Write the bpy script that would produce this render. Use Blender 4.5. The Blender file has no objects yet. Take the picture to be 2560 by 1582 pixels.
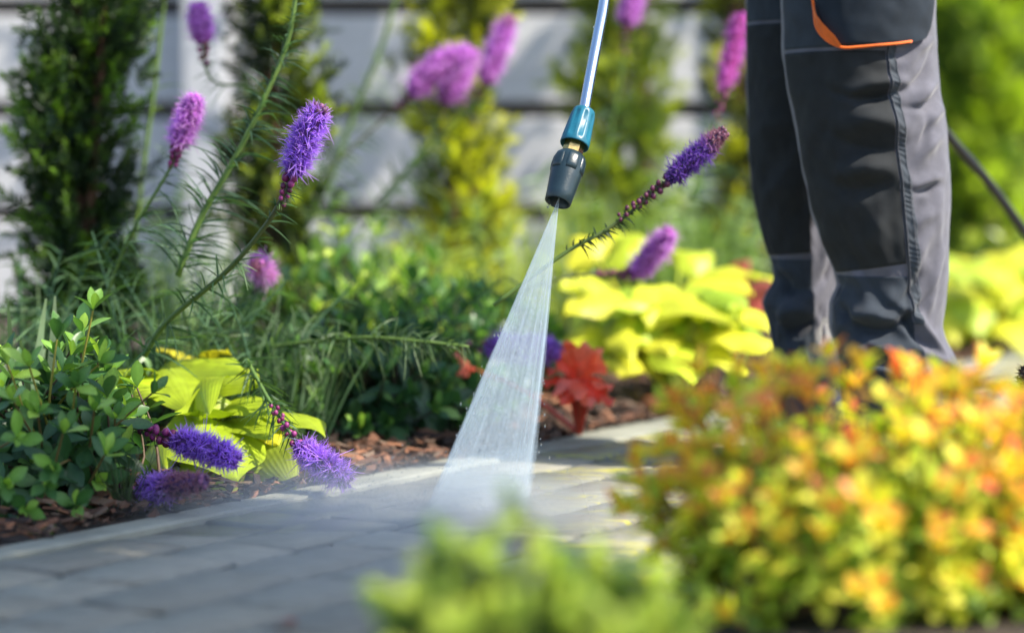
import bpy, math
import numpy as np
from mathutils import Vector, Matrix

rng = np.random.RandomState(11)
scene = bpy.context.scene
COL = scene.collection

# ------------------------------------------------------------------ camera
F, CX, CY, H, YH = 6044.0, 1280.0, 791.0, 0.36, 480.0
S = 2560.0 / 2447.0
PITCH = math.atan((CY - YH) / F)
CAMP = np.array([0.0, 0.0, H])
cam = bpy.data.cameras.new('camera')
cam.sensor_width = 36.0
cam.lens = 36.0 * F / 2560.0
cam.clip_start = 0.05
cam.clip_end = 500
cam.dof.use_dof = True
cam.dof.focus_distance = 2.83
cam.dof.aperture_fstop = 2.15
camo = bpy.data.objects.new('camera', cam)
COL.objects.link(camo)
camo.location = (0, 0, H)
camo.rotation_euler = (math.pi / 2 - PITCH, 0, 0)
scene.camera = camo

# ------------------------------------------------------------------ light
SUN_EL, SUN_AZ = math.radians(48), math.radians(-24)      # azimuth from +X towards the camera
SDIR = Vector((math.cos(SUN_EL) * math.cos(SUN_AZ), math.cos(SUN_EL) * math.sin(SUN_AZ), math.sin(SUN_EL)))
world = bpy.data.worlds.new('World')
scene.world = world
world.use_nodes = True
wn = world.node_tree
sky = wn.nodes.new('ShaderNodeTexSky')
sky.sky_type = 'NISHITA'
sky.sun_disc = False
sky.sun_elevation = SUN_EL
sky.sun_rotation = math.atan2(SDIR.x, SDIR.y)
bg = wn.nodes['Background']
bg.inputs['Strength'].default_value = 0.14
wn.links.new(sky.outputs[0], bg.inputs[0])
sl = bpy.data.lights.new('sun', 'SUN')
sl.energy = 5.0
sl.angle = math.radians(0.53)
sl.color = (1.0, 0.92, 0.79)
so = bpy.data.objects.new('sun', sl)
COL.objects.link(so)
so.rotation_euler = (-SDIR).to_track_quat('-Z', 'Y').to_euler()
scene.view_settings.view_transform = 'Standard'
scene.view_settings.look = 'None'
scene.view_settings.gamma = 1.0
scene.view_settings.use_curve_mapping = False
scene.view_settings.exposure = 1.03
scene.render.engine = 'CYCLES'
scene.cycles.use_denoising = True
scene.cycles.max_bounces = 8
scene.cycles.transparent_max_bounces = 16
scene.cycles.transmission_bounces = 6
scene.cycles.volume_bounces = 1
scene.cycles.sample_clamp_indirect = 6.0


# ------------------------------------------------------------------ helpers
def P(px, py, d):
    """world point seen at photo pixel (px, py) whose distance into the garden is d"""
    fw = np.array([0, math.cos(PITCH), -math.sin(PITCH)])
    up = np.array([0, math.sin(PITCH), math.cos(PITCH)])
    r = fw + np.array([1.0, 0, 0]) * ((px - CX) / F) + up * ((CY - py) / F)
    return CAMP + r * (d / r[1])


def D(px, py, d):
    return P(px * S, py * S, d)


def G(px, py, z=0.0):
    fw = np.array([0, math.cos(PITCH), -math.sin(PITCH)])
    up = np.array([0, math.sin(PITCH), math.cos(PITCH)])
    r = fw + np.array([1.0, 0, 0]) * ((px - CX) / F) + up * ((CY - py) / F)
    return CAMP + r * ((z - H) / r[2])


def nrm(v):
    v = np.asarray(v, float)
    return v / (np.linalg.norm(v, axis=-1, keepdims=True) + 1e-12)


class MB:
    def __init__(self):
        self.v, self.q, self.t, self.c, self.n = [], [], [], [], 0

    def add(self, v, q=None, t=None, c=(1, 1, 1)):
        v = np.asarray(v, float).reshape(-1, 3)
        m = len(v)
        c = np.asarray(c, float)
        if c.ndim == 1:
            c = np.tile(c, (m, 1))
        if c.shape[1] == 3:
            c = np.hstack([c, np.ones((m, 1))])
        self.v.append(v)
        self.c.append(c)
        if q is not None and len(q):
            self.q.append(np.asarray(q, int).reshape(-1, 4) + self.n)
        if t is not None and len(t):
            self.t.append(np.asarray(t, int).reshape(-1, 3) + self.n)
        self.n += m

    def inst(self, tv, tq, tt, M, O, c):
        """copies of a template: M (m,3,3) with axes as columns, O (m,3), c (m,k,3)"""
        m, k = len(O), len(tv)
        if not m:
            return
        v = np.einsum('mij,kj->mki', M, tv) + O[:, None, :]
        off = (np.arange(m) * k)[:, None, None]
        q = (np.asarray(tq, int)[None] + off).reshape(-1, 4) if len(tq) else None
        t = (np.asarray(tt, int)[None] + off).reshape(-1, 3) if len(tt) else None
        self.add(v.reshape(-1, 3), q, t, np.asarray(c).reshape(m * k, -1))

    def mesh(self, name, mat, smooth=True):
        me = bpy.data.meshes.new(name)
        v = np.concatenate(self.v).astype(np.float32)
        c = np.concatenate(self.c).astype(np.float32)
        q = np.concatenate(self.q) if self.q else np.zeros((0, 4), int)
        t = np.concatenate(self.t) if self.t else np.zeros((0, 3), int)
        me.vertices.add(len(v))
        me.vertices.foreach_set('co', v.ravel())
        loops = np.concatenate([q.ravel(), t.ravel()]).astype(np.int32)
        me.loops.add(len(loops))
        me.loops.foreach_set('vertex_index', loops)
        ls = np.concatenate([np.arange(len(q)) * 4, len(q) * 4 + np.arange(len(t)) * 3]).astype(np.int32)
        me.polygons.add(len(ls))
        me.polygons.foreach_set('loop_start', ls)
        me.polygons.foreach_set('use_smooth', np.full(len(ls), smooth))
        a = me.color_attributes.new('Col', 'FLOAT_COLOR', 'POINT')
        a.data.foreach_set('color', c.ravel())
        me.update(calc_edges=True)
        me.validate()
        if mat:
            me.materials.append(mat)
        return me

    def build(self, name, mat, parent=None, smooth=True, kind=None):
        if parent is not None and self.v:
            o0 = np.array(parent['org'])
            self.v = [x - o0 for x in self.v]
        o = bpy.data.objects.new(name, self.mesh(name, mat, smooth))
        COL.objects.link(o)
        if parent is not None:
            o.parent = parent
            o['org'] = list(parent['org'])
        else:
            o['org'] = [0.0, 0.0, 0.0]
        if kind:
            o['kind'] = kind
        return o


def thing(name, label, cat, loc, group=None):
    o = bpy.data.objects.new(name, None)
    COL.objects.link(o)
    o.location = tuple(float(x) for x in loc)
    o.empty_display_size = 0.05
    o['org'] = [float(x) for x in loc]
    o['label'] = label
    o['category'] = cat
    if group:
        o['group'] = group
    return o


def tag(o, label, cat, group=None):
    o['label'] = label
    o['category'] = cat
    if group:
        o['group'] = group
    return o


def place(mesh, name, parent, M3, pos):
    """a part that shares its mesh with its alike neighbours"""
    o = bpy.data.objects.new(name, mesh)
    COL.objects.link(o)
    o.parent = parent
    m = Matrix([[M3[i][0], M3[i][1], M3[i][2], pos[i] - parent['org'][i]] for i in range(3)] + [[0, 0, 0, 1]])
    o.matrix_basis = m
    return o


def smooth_path(pts, n):
    p = np.asarray(pts, float)
    if len(p) == 2:
        return p[0] + (p[1] - p[0]) * np.linspace(0, 1, n)[:, None]
    pp = np.vstack([2 * p[0] - p[1], p, 2 * p[-1] - p[-2]])
    out = []
    u = np.linspace(0, len(p) - 1 - 1e-9, n)
    for x in u:
        i = int(x)
        f = x - i
        a, b, c, d = pp[i:i + 4]
        out.append(0.5 * ((2 * b) + (c - a) * f + (2 * a - 5 * b + 4 * c - d) * f * f + (3 * b - a - 3 * c + d) * f ** 3))
    return np.array(out)


def frames(path):
    T = nrm(np.gradient(path, axis=0))
    N = np.zeros_like(T)
    a = np.array([0, 0, 1.0]) if abs(T[0][2]) < 0.9 else np.array([1.0, 0, 0])
    N[0] = nrm(np.cross(T[0], a))
    for i in range(1, len(T)):
        n = N[i - 1] - T[i] * np.dot(N[i - 1], T[i])
        N[i] = nrm(n)
    return T, N, np.cross(T, N)


def tube(mb, path, r, c=(1, 1, 1), sides=8, cap=True):
    path = np.asarray(path, float)
    n = len(path)
    r = np.broadcast_to(np.asarray(r, float), (n,))
    T, N, B = frames(path)
    a = np.linspace(0, 2 * math.pi, sides, endpoint=False)
    v = path[:, None] + r[:, None, None] * (np.cos(a)[None, :, None] * N[:, None] + np.sin(a)[None, :, None] * B[:, None])
    i, j = np.meshgrid(np.arange(n - 1), np.arange(sides), indexing='ij')
    j2 = (j + 1) % sides
    q = np.stack([i * sides + j, i * sides + j2, (i + 1) * sides + j2, (i + 1) * sides + j], -1).reshape(-1, 4)
    vv = v.reshape(-1, 3)
    t = []
    if cap:
        vv = np.vstack([vv, path[0], path[-1]])
        k = n * sides
        for s in range(sides):
            t.append((s + 0, k, (s + 1) % sides) if False else ((s + 1) % sides, s, k))
            t.append(((n - 1) * sides + s, (n - 1) * sides + (s + 1) % sides, k + 1))
    cc = np.asarray(c, float)
    if cc.ndim == 2 and len(cc) == n:
        cc = np.repeat(cc, sides, axis=0)
        if cap:
            cc = np.vstack([cc, cc[:1], cc[-1:]])
    mb.add(vv, q, t, cc)


def lathe(mb, org, axis, prof, c=(1, 1, 1), seg=48, mod=None):
    """surface of revolution: prof is a list of (distance along the axis, radius)"""
    axis = nrm(axis)
    x = nrm(np.cross(axis, [0.0, 1.0, 0.0]))
    y = np.cross(axis, x)
    a = np.linspace(0, 2 * math.pi, seg, endpoint=False)
    vs = []
    for k, (t, r) in enumerate(prof):
        rr = r * (mod(k, a) if mod else np.ones(seg))
        vs.append(np.asarray(org) + axis * t + rr[:, None] * (np.cos(a)[:, None] * x + np.sin(a)[:, None] * y))
    n = len(prof)
    i, j = np.meshgrid(np.arange(n - 1), np.arange(seg), indexing='ij')
    j2 = (j + 1) % seg
    q = np.stack([i * seg + j, i * seg + j2, (i + 1) * seg + j2, (i + 1) * seg + j], -1).reshape(-1, 4)
    mb.add(np.vstack(vs), q, None, c)


def grid_faces(n, m):
    i, j = np.meshgrid(np.arange(n - 1), np.arange(m - 1), indexing='ij')
    return np.stack([i * m + j, i * m + j + 1, (i + 1) * m + j + 1, (i + 1) * m + j], -1).reshape(-1, 4)


def orient(dirs, hints):
    """rotation matrices with Y along dirs and Z as near hints as it goes"""
    Y = nrm(dirs)
    Z = hints - Y * np.sum(hints * Y, -1, keepdims=True)
    Z = nrm(Z)
    X = np.cross(Y, Z)
    return np.stack([X, Y, Z], -1)


def blob(mb, c, r, col, seg=8, rings=6, M=None):
    """small ellipsoid"""
    v = [(0, 0, -1)]
    for i in range(1, rings):
        p = -math.pi / 2 + math.pi * i / rings
        for j in range(seg):
            a = 2 * math.pi * j / seg
            v.append((math.cos(p) * math.cos(a), math.cos(p) * math.sin(a), math.sin(p)))
    v.append((0, 0, 1))
    q, t = [], []
    for j in range(seg):
        t.append((0, 1 + (j + 1) % seg, 1 + j))
        t.append((len(v) - 1, len(v) - 1 - seg + j, len(v) - 1 - seg + (j + 1) % seg))
    for i in range(rings - 2):
        for j in range(seg):
            a = 1 + i * seg + j
            b = 1 + i * seg + (j + 1) % seg
            q.append((a, b, b + seg, a + seg))
    v = np.array(v) * np.asarray(r)
    if M is not None:
        v = v @ np.asarray(M).T
    mb.add(v + np.asarray(c), q, t, col)


def vnoise(x, y, seed=0):
    """smooth value noise on arrays"""
    xi, yi = np.floor(x).astype(int), np.floor(y).astype(int)
    xf, yf = x - xi, y - yi
    u, v = xf * xf * (3 - 2 * xf), yf * yf * (3 - 2 * yf)

    def h(a, b):
        n = (a * 374761393 + b * 668265263 + seed * 974711) & 0x7fffffff
        n = ((n ^ (n >> 13)) * 1274126177) & 0x7fffffff
        return ((n ^ (n >> 16)) & 0xffff) / 65535.0
    return (h(xi, yi) * (1 - u) + h(xi + 1, yi) * u) * (1 - v) + (h(xi, yi + 1) * (1 - u) + h(xi + 1, yi + 1) * u) * v


# ------------------------------------------------------------------ materials
def new_mat(name):
    m = bpy.data.materials.new(name)
    m.use_nodes = True
    nt = m.node_tree
    return m, nt, nt.nodes['Principled BSDF'], nt.nodes['Material Output']


def N_(nt, t, **kw):
    n = nt.nodes.new(t)
    for k, v in kw.items():
        setattr(n, k, v)
    return n


def noise_bump(nt, b, scale, strength, dist=0.002, detail=4, coord='Object', stretch=None):
    tc = N_(nt, 'ShaderNodeTexCoord')
    no = N_(nt, 'ShaderNodeTexNoise')
    no.inputs['Scale'].default_value = scale
    no.inputs['Detail'].default_value = detail
    src = tc.outputs[coord]
    if stretch:
        mp = N_(nt, 'ShaderNodeMapping')
        mp.inputs['Scale'].default_value = stretch
        nt.links.new(src, mp.inputs[0])
        src = mp.outputs[0]
    nt.links.new(src, no.inputs['Vector'])
    bu = N_(nt, 'ShaderNodeBump')
    bu.inputs['Strength'].default_value = strength
    bu.inputs['Distance'].default_value = dist
    nt.links.new(no.outputs['Fac'], bu.inputs['Height'])
    nt.links.new(bu.outputs[0], b.inputs['Normal'])
    return no, bu


def leaf_mat(name, rough=0.42, trans=0.38, tcol=(1.25, 1.35, 0.55), spec=0.5, veins=0.0, mottle=30.0):
    m, nt, b, out = new_mat(name)
    at = N_(nt, 'ShaderNodeVertexColor', layer_name='Col')
    tc = N_(nt, 'ShaderNodeTexCoord')
    no = N_(nt, 'ShaderNodeTexNoise')
    no.inputs['Scale'].default_value = mottle
    no.inputs['Detail'].default_value = 3
    nt.links.new(tc.outputs['Object'], no.inputs['Vector'])
    mr = N_(nt, 'ShaderNodeMapRange')
    mr.inputs['From Min'].default_value = 0.3
    mr.inputs['From Max'].default_value = 0.7
    mr.inputs['To Min'].default_value = 0.78
    mr.inputs['To Max'].default_value = 1.18
    nt.links.new(no.outputs['Fac'], mr.inputs['Value'])
    mul = N_(nt, 'ShaderNodeVectorMath', operation='SCALE')
    nt.links.new(at.outputs['Color'], mul.inputs[0])
    nt.links.new(mr.outputs[0], mul.inputs['Scale'])
    nt.links.new(mul.outputs[0], b.inputs['Base Color'])
    b.inputs['Roughness'].default_value = rough
    b.inputs['Specular IOR Level'].default_value = spec
    tr = N_(nt, 'ShaderNodeBsdfTranslucent')
    tm = N_(nt, 'ShaderNodeVectorMath', operation='MULTIPLY')
    tm.inputs[1].default_value = tcol
    nt.links.new(mul.outputs[0], tm.inputs[0])
    nt.links.new(tm.outputs[0], tr.inputs['Color'])
    mx = N_(nt, 'ShaderNodeMixShader')
    mx.inputs[0].default_value = trans
    nt.links.new(b.outputs[0], mx.inputs[1])
    nt.links.new(tr.outputs[0], mx.inputs[2])
    nt.links.new(mx.outputs[0], out.inputs['Surface'])
    bu = N_(nt, 'ShaderNodeBump')
    bu.inputs['Distance'].default_value = 0.001
    if veins:
        ma = N_(nt, 'ShaderNodeMath', operation='MULTIPLY')
        ma.inputs[1].default_value = veins
        nt.links.new(at.outputs['Alpha'], ma.inputs[0])
        sn = N_(nt, 'ShaderNodeMath', operation='SINE')
        nt.links.new(ma.outputs[0], sn.inputs[0])
        nt.links.new(sn.outputs[0], bu.inputs['Height'])
        bu.inputs['Strength'].default_value = 0.12
    else:
        nt.links.new(no.outputs['Fac'], bu.inputs['Height'])
        bu.inputs['Strength'].default_value = 0.25
    nt.links.new(bu.outputs[0], b.inputs['Normal'])
    nt.links.new(bu.outputs[0], tr.inputs['Normal'])
    return m


def vc_mat(name, rough=0.7, spec=0.3, bump=0.0, bscale=60, metal=0.0):
    m, nt, b, out = new_mat(name)
    at = N_(nt, 'ShaderNodeVertexColor', layer_name='Col')
    nt.links.new(at.outputs['Color'], b.inputs['Base Color'])
    b.inputs['Roughness'].default_value = rough
    b.inputs['Specular IOR Level'].default_value = spec
    b.inputs['Metallic'].default_value = metal
    if bump:
        noise_bump(nt, b, bscale, bump)
    return m


def plain(name, col, rough=0.5, metal=0.0, spec=0.5, bump=0.0, bscale=80, var=0.0, vscale=8, stretch=None, dist=0.002):
    m, nt, b, out = new_mat(name)
    b.inputs['Base Color'].default_value = (*col, 1)
    b.inputs['Roughness'].default_value = rough
    b.inputs['Metallic'].default_value = metal
    b.inputs['Specular IOR Level'].default_value = spec
    if bump:
        noise_bump(nt, b, bscale, bump, dist, stretch=stretch)
    if var:
        tc = N_(nt, 'ShaderNodeTexCoord')
        no = N_(nt, 'ShaderNodeTexNoise')
        no.inputs['Scale'].default_value = vscale
        no.inputs['Detail'].default_value = 5
        src = tc.outputs['Object']
        if stretch:
            mp = N_(nt, 'ShaderNodeMapping')
            mp.inputs['Scale'].default_value = stretch
            nt.links.new(src, mp.inputs[0])
            src = mp.outputs[0]
        nt.links.new(src, no.inputs['Vector'])
        cr = N_(nt, 'ShaderNodeValToRGB')
        cr.color_ramp.elements[0].position = 0.3
        cr.color_ramp.elements[1].position = 0.7
        cr.color_ramp.elements[0].color = (*[x * (1 - var) for x in col], 1)
        cr.color_ramp.elements[1].color = (*[min(1, x * (1 + var)) for x in col], 1)
        nt.links.new(no.outputs['Fac'], cr.inputs[0])
        nt.links.new(cr.outputs[0], b.inputs['Base Color'])
    return m


MAT = {}
MAT['leaf'] = leaf_mat('leaf', 0.36, 0.34, spec=0.55)
MAT['softleaf'] = leaf_mat('soft_leaf', 0.55, 0.42)
MAT['needle'] = leaf_mat('needle', 0.5, 0.40)
MAT['hosta'] = leaf_mat('hosta_leaf', 0.42, 0.30, tcol=(1.15, 1.2, 0.5), spec=0.4, veins=70.0, mottle=25)
MAT['petal'] = leaf_mat('petal', 0.6, 0.45, tcol=(1.25, 0.95, 1.25), spec=0.2)
MAT['bud'] = vc_mat('bud', 0.45, 0.4)
MAT['bark'] = vc_mat('bark', 0.85, 0.2, 0.5, 90)
MAT['chip'] = vc_mat('bark_chip', 0.75, 0.3, 0.6, 120)
MAT['stem'] = vc_mat('stem', 0.6, 0.35, 0.2, 200)


def paver_material():
    m, nt, b, out = new_mat('paver_stone')
    ge = N_(nt, 'ShaderNodeNewGeometry')
    mp = N_(nt, 'ShaderNodeMapping')
    mp.inputs['Rotation'].default_value = (0, 0, math.radians(28.6))
    mp.inputs['Scale'].default_value = (1.0, 3.2, 1.0)
    nt.links.new(ge.outputs['Position'], mp.inputs[0])
    n1 = N_(nt, 'ShaderNodeTexNoise')
    n1.inputs['Scale'].default_value = 26
    n1.inputs['Detail'].default_value = 7
    n1.inputs['Roughness'].default_value = 0.65
    nt.links.new(mp.outputs[0], n1.inputs['Vector'])
    # stone colour, a little different from paver to paver
    oi = N_(nt, 'ShaderNodeObjectInfo')
    cr = N_(nt, 'ShaderNodeValToRGB')
    e = cr.color_ramp.elements
    e[0].position, e[0].color = 0.3, (0.165, 0.156, 0.12, 1)
    e[1].position, e[1].color = 0.72, (0.33, 0.312, 0.245, 1)
    nt.links.new(n1.outputs['Fac'], cr.inputs[0])
    mr = N_(nt, 'ShaderNodeMapRange')
    mr.inputs['To Min'].default_value = 0.8
    mr.inputs['To Max'].default_value = 1.2
    nt.links.new(oi.outputs['Random'], mr.inputs['Value'])
    sc = N_(nt, 'ShaderNodeVectorMath', operation='SCALE')
    nt.links.new(cr.outputs[0], sc.inputs[0])
    nt.links.new(mr.outputs[0], sc.inputs['Scale'])
    # yellow green moss in patches where the jet has not been yet
    n2 = N_(nt, 'ShaderNodeTexNoise')
    n2.inputs['Scale'].default_value = 9
    n2.inputs['Detail'].default_value = 6
    n2.inputs['Roughness'].default_value = 0.7
    mp2 = N_(nt, 'ShaderNodeMapping')
    mp2.inputs['Scale'].default_value = (0.7, 2.4, 1)
    nt.links.new(ge.outputs['Position'], mp2.inputs[0])
    nt.links.new(mp2.outputs[0], n2.inputs['Vector'])
    sx = N_(nt, 'ShaderNodeSeparateXYZ')
    nt.links.new(ge.outputs['Position'], sx.inputs[0])

    def ramp(src, a, c, lo=0.0, hi=1.0):
        r = N_(nt, 'ShaderNodeMapRange', interpolation_type='SMOOTHSTEP')
        r.inputs['From Min'].default_value = a
        r.inputs['From Max'].default_value = c
        r.inputs['To Min'].default_value = lo
        r.inputs['To Max'].default_value = hi
        nt.links.new(src, r.inputs['Value'])
        return r.outputs[0]

    def mul(a, c):
        r = N_(nt, 'ShaderNodeMath', operation='MULTIPLY')
        nt.links.new(a, r.inputs[0])
        nt.links.new(c, r.inputs[1])
        return r.outputs[0]
    moss = mul(ramp(n2.outputs['Fac'], 0.47, 0.60), ramp(sx.outputs['X'], 0.0, 0.08))
    moss = mul(moss, ramp(n1.outputs['Fac'], 0.42, 0.55))
    mc = N_(nt, 'ShaderNodeMix', data_type='RGBA')
    nt.links.new(moss, mc.inputs['Factor'])
    nt.links.new(sc.outputs[0], mc.inputs['A'])
    mc.inputs['B'].default_value = (0.46, 0.42, 0.05, 1)
    # wet film round the place where the jet lands: darker and glossy, with a ragged edge
    n3 = N_(nt, 'ShaderNodeTexNoise')
    n3.inputs['Scale'].default_value = 5
    n3.inputs['Detail'].default_value = 4
    nt.links.new(ge.outputs['Position'], n3.inputs['Vector'])
    ad = N_(nt, 'ShaderNodeMath', operation='MULTIPLY_ADD')
    ad.inputs[1].default_value = 0.16
    nt.links.new(n3.outputs['Fac'], ad.inputs[0])
    nt.links.new(sx.outputs['Y'], ad.inputs[2])
    wet = mul(ramp(ad.outputs[0], 2.60, 2.63), ramp(ad.outputs[0], 3.3, 3.1))
    wet = mul(wet, ramp(sx.outputs['X'], 0.16, 0.04))
    wc = N_(nt, 'ShaderNodeMix', data_type='RGBA')
    nt.links.new(wet, wc.inputs['Factor'])
    nt.links.new(mc.outputs['Result'], wc.inputs['A'])
    dk = N_(nt, 'ShaderNodeVectorMath', operation='MULTIPLY')
    dk.inputs[1].default_value = (0.42, 0.45, 0.46)
    nt.links.new(mc.outputs['Result'], dk.inputs[0])
    nt.links.new(dk.outputs[0], wc.inputs['B'])
    nt.links.new(wc.outputs['Result'], b.inputs['Base Color'])
    rr = ramp(wet, 0, 1, 0.6, 0.16)
    nt.links.new(rr, b.inputs['Roughness'])
    bu = N_(nt, 'ShaderNodeBump')
    bu.inputs['Strength'].default_value = 0.75
    bu.inputs['Distance'].default_value = 0.004
    nt.links.new(n1.outputs['Fac'], bu.inputs['Height'])
    nt.links.new(bu.outputs[0], b.inputs['Normal'])
    return m


MAT['paver'] = paver_material()
MAT['kerb'] = plain('kerb_concrete', (0.25, 0.255, 0.205), 0.7, bump=0.5, bscale=120, var=0.22, vscale=14)
MAT['joint'] = plain('joint_sand', (0.045, 0.043, 0.038), 0.9, bump=0.6, bscale=200)
MAT['soil'] = plain('soil', (0.045, 0.032, 0.024), 0.95, bump=0.9, bscale=60, var=0.45, vscale=18, dist=0.01)
MAT['ground'] = plain('far_ground', (0.07, 0.085, 0.03), 0.95, bump=0.8, bscale=30, var=0.4, vscale=3)
MAT['fence'] = plain('fence_paint', (0.53, 0.53, 0.54), 0.65, bump=0.4, bscale=30, var=0.10, vscale=6, stretch=(1, 8, 12))
MAT['gap_back'] = plain('dark_gap_backing', (0.06, 0.05, 0.045), 0.8, bump=0.4, bscale=40, var=0.2, vscale=8)
MAT['post'] = plain('post_paint', (0.46, 0.47, 0.50), 0.6, bump=0.3, bscale=40, var=0.1, vscale=8)
MAT['steel'] = plain('lance_steel', (0.62, 0.72, 0.80), 0.16, metal=1.0, bump=0.05, bscale=90)
MAT['teal'] = plain('teal_plastic', (0.008, 0.11, 0.175), 0.42, bump=0.15, bscale=300, var=0.12, vscale=60)
MAT['nozzle'] = plain('dark_plastic', (0.012, 0.028, 0.038), 0.33, bump=0.12, bscale=350, var=0.2, vscale=50)
MAT['brass'] = plain('brass', (0.80, 0.55, 0.20), 0.25, metal=1.0, bump=0.1, bscale=200)
MAT['rubber'] = plain('hose_rubber', (0.015, 0.016, 0.017), 0.5, bump=0.2, bscale=300)
MAT['boot'] = plain('boot_leather', (0.018, 0.020, 0.026), 0.5, bump=0.4, bscale=160)


def fabric(name, col, rough=0.85, weave=900, sheen=0.25):
    m, nt, b, out = new_mat(name)
    tc = N_(nt, 'ShaderNodeTexCoord')
    no = N_(nt, 'ShaderNodeTexNoise')
    no.inputs['Scale'].default_value = 45
    no.inputs['Detail'].default_value = 6
    nt.links.new(tc.outputs['Object'], no.inputs['Vector'])
    cr = N_(nt, 'ShaderNodeValToRGB')
    cr.color_ramp.elements[0].position = 0.3
    cr.color_ramp.elements[1].position = 0.7
    cr.color_ramp.elements[0].color = (*[x * 0.82 for x in col], 1)
    cr.color_ramp.elements[1].color = (*[x * 1.2 for x in col], 1)
    nt.links.new(no.outputs['Fac'], cr.inputs[0])
    nt.links.new(cr.outputs[0], b.inputs['Base Color'])
    b.inputs['Roughness'].default_value = rough
    b.inputs['Specular IOR Level'].default_value = 0.25
    b.inputs['Sheen Weight'].default_value = sheen
    n2 = N_(nt, 'ShaderNodeTexNoise')
    n2.inputs['Scale'].default_value = weave
    n2.inputs['Detail'].default_value = 2
    nt.links.new(tc.outputs['Object'], n2.inputs['Vector'])
    bu = N_(nt, 'ShaderNodeBump')
    bu.inputs['Strength'].default_value = 0.35
    bu.inputs['Distance'].default_value = 0.0008
    nt.links.new(n2.outputs['Fac'], bu.inputs['Height'])
    nt.links.new(bu.outputs[0], b.inputs['Normal'])
    return m


MAT['trouser'] = fabric('grey_twill', (0.096, 0.096, 0.120))
MAT['front'] = fabric('shaded_twill', (0.026, 0.034, 0.046), sheen=.08)  # same cloth as the grey twill, darkened to stand for shade on the front
MAT['patch'] = fabric('charcoal_patch', (0.017, 0.0195, 0.022), weave=1300, sheen=.04)
MAT['pocket'] = fabric('navy_twill', (0.013, 0.020, 0.030), sheen=.06)
MAT['orange'] = fabric('orange_piping', (0.75, 0.14, 0.015), 0.6)
MAT['thread'] = fabric('seam_thread', (0.040, 0.050, 0.064))
MAT['jacket'] = fabric('jacket', (0.05, 0.05, 0.06))

# ------------------------------------------------------------------ ground, path and kerb
KU = nrm(G(1330, 1125)[:2] - G(0, 1385)[:2])             # direction of the path
KN = np.array([KU[1], -KU[0]])                           # across the path, away from the flower bed
K0 = G(0, 1385)[:2]


def kw(u, w, z=0.0):
    p = K0 + KU * u + KN * w
    return np.array([p[0], p[1], z])


mb = MB()
mb.add([(-150, -60, -0.09), (150, -60, -0.09), (150, 300, -0.09), (-150, 300, -0.09)], [(0, 1, 2, 3)])
g = mb.build('ground', MAT['ground'])
g['kind'] = 'structure'

# kerb: a low concrete edging between the bed and the path
outer = [(-420, 1458), (0, 1375), (350, 1306), (700, 1237), (1000, 1177), (1330, 1108), (1500, 1078), (1670, 1040), (1900, 990), (2100, 946), (2370, 890), (2560, 850), (2900, 786)]
inner = [(-420, 1484), (0, 1399), (350, 1331), (700, 1262), (1000, 1203), (1330, 1138), (1500, 1112), (1670, 1080), (1900, 1033), (2100, 992), (2370, 936), (2560, 896), (2900, 828)]
po = smooth_path([G(*p) for p in outer], 90)
pi_ = smooth_path([G(*p) for p in inner], 90)
mb = MB()
ring = []
for a, b_ in zip(po, pi_):
    w = b_ - a
    ring.append([a + [0, 0, -0.06], a + [0, 0, 0.002], a + w * 0.08 + [0, 0, 0.0045], a + w * 0.92 + [0, 0, 0.0045], b_ + [0, 0, 0.002], b_ + [0, 0, -0.06]])
mb.add(np.array(ring).reshape(-1, 3), grid_faces(90, 6)[:, ::-1])
k = mb.build('kerb', MAT['kerb'], smooth=False)
k['kind'] = 'structure'

# bedding under the pavers
mb = MB()
nu, nw = 60, 20
us, ws = np.linspace(-2.6, 9, nu), np.linspace(0.02, 0.74, nw)
vv = np.array([[kw(u, w, -0.012) for w in ws] for u in us]).reshape(-1, 3)
mb.add(vv, grid_faces(nu, nw)[:, ::-1])
path = mb.build('path', MAT['joint'])
path['kind'] = 'structure'


def paver_mesh(L, W, seed):
    r = np.random.RandomState(seed)
    n, m = 7, 5
    x = np.array([0, 0.004, 0.25 * L, 0.5 * L, 0.75 * L, L - 0.004, L]) - L / 2
    y = np.array([0, 0.004, 0.5 * W, W - 0.004, W]) - W / 2
    z = np.array([[0.0, 0.0, 0, 0, 0]] * n)
    for i in range(n):
        for j in range(m):
            e = min(i, n - 1 - i, 1) and min(j, m - 1 - j, 1)
            z[i, j] = r.uniform(-0.0012, 0.0012) - (0 if e else 0.0045)
    v = [(x[i] + (r.uniform(-.002, .002) if i in (0, 6) else 0), y[j] + (r.uniform(-.002, .002) if j in (0, 4) else 0), z[i, j]) for i in range(n) for j in range(m)]
    q = list(grid_faces(n, m)[:, ::-1] if False else grid_faces(n, m))
    b = MB()
    per = [(i, 0) for i in range(n)] + [(n - 1, j) for j in range(1, m)] + [(i, m - 1) for i in range(n - 2, -1, -1)] + [(0, j) for j in range(m - 2, 0, -1)]
    base = len(v)
    for (i, j) in per:
        v.append((v[i * m + j][0], v[i * m + j][1], -0.05))
    for a in range(len(per)):
        a2 = (a + 1) % len(per)
        q.append((per[a][0] * m + per[a][1], base + a, base + a2, per[a2][0] * m + per[a2][1]))
    b.add(v, q)
    me = b.mesh('paver', MAT['paver'], True)
    return me


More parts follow.
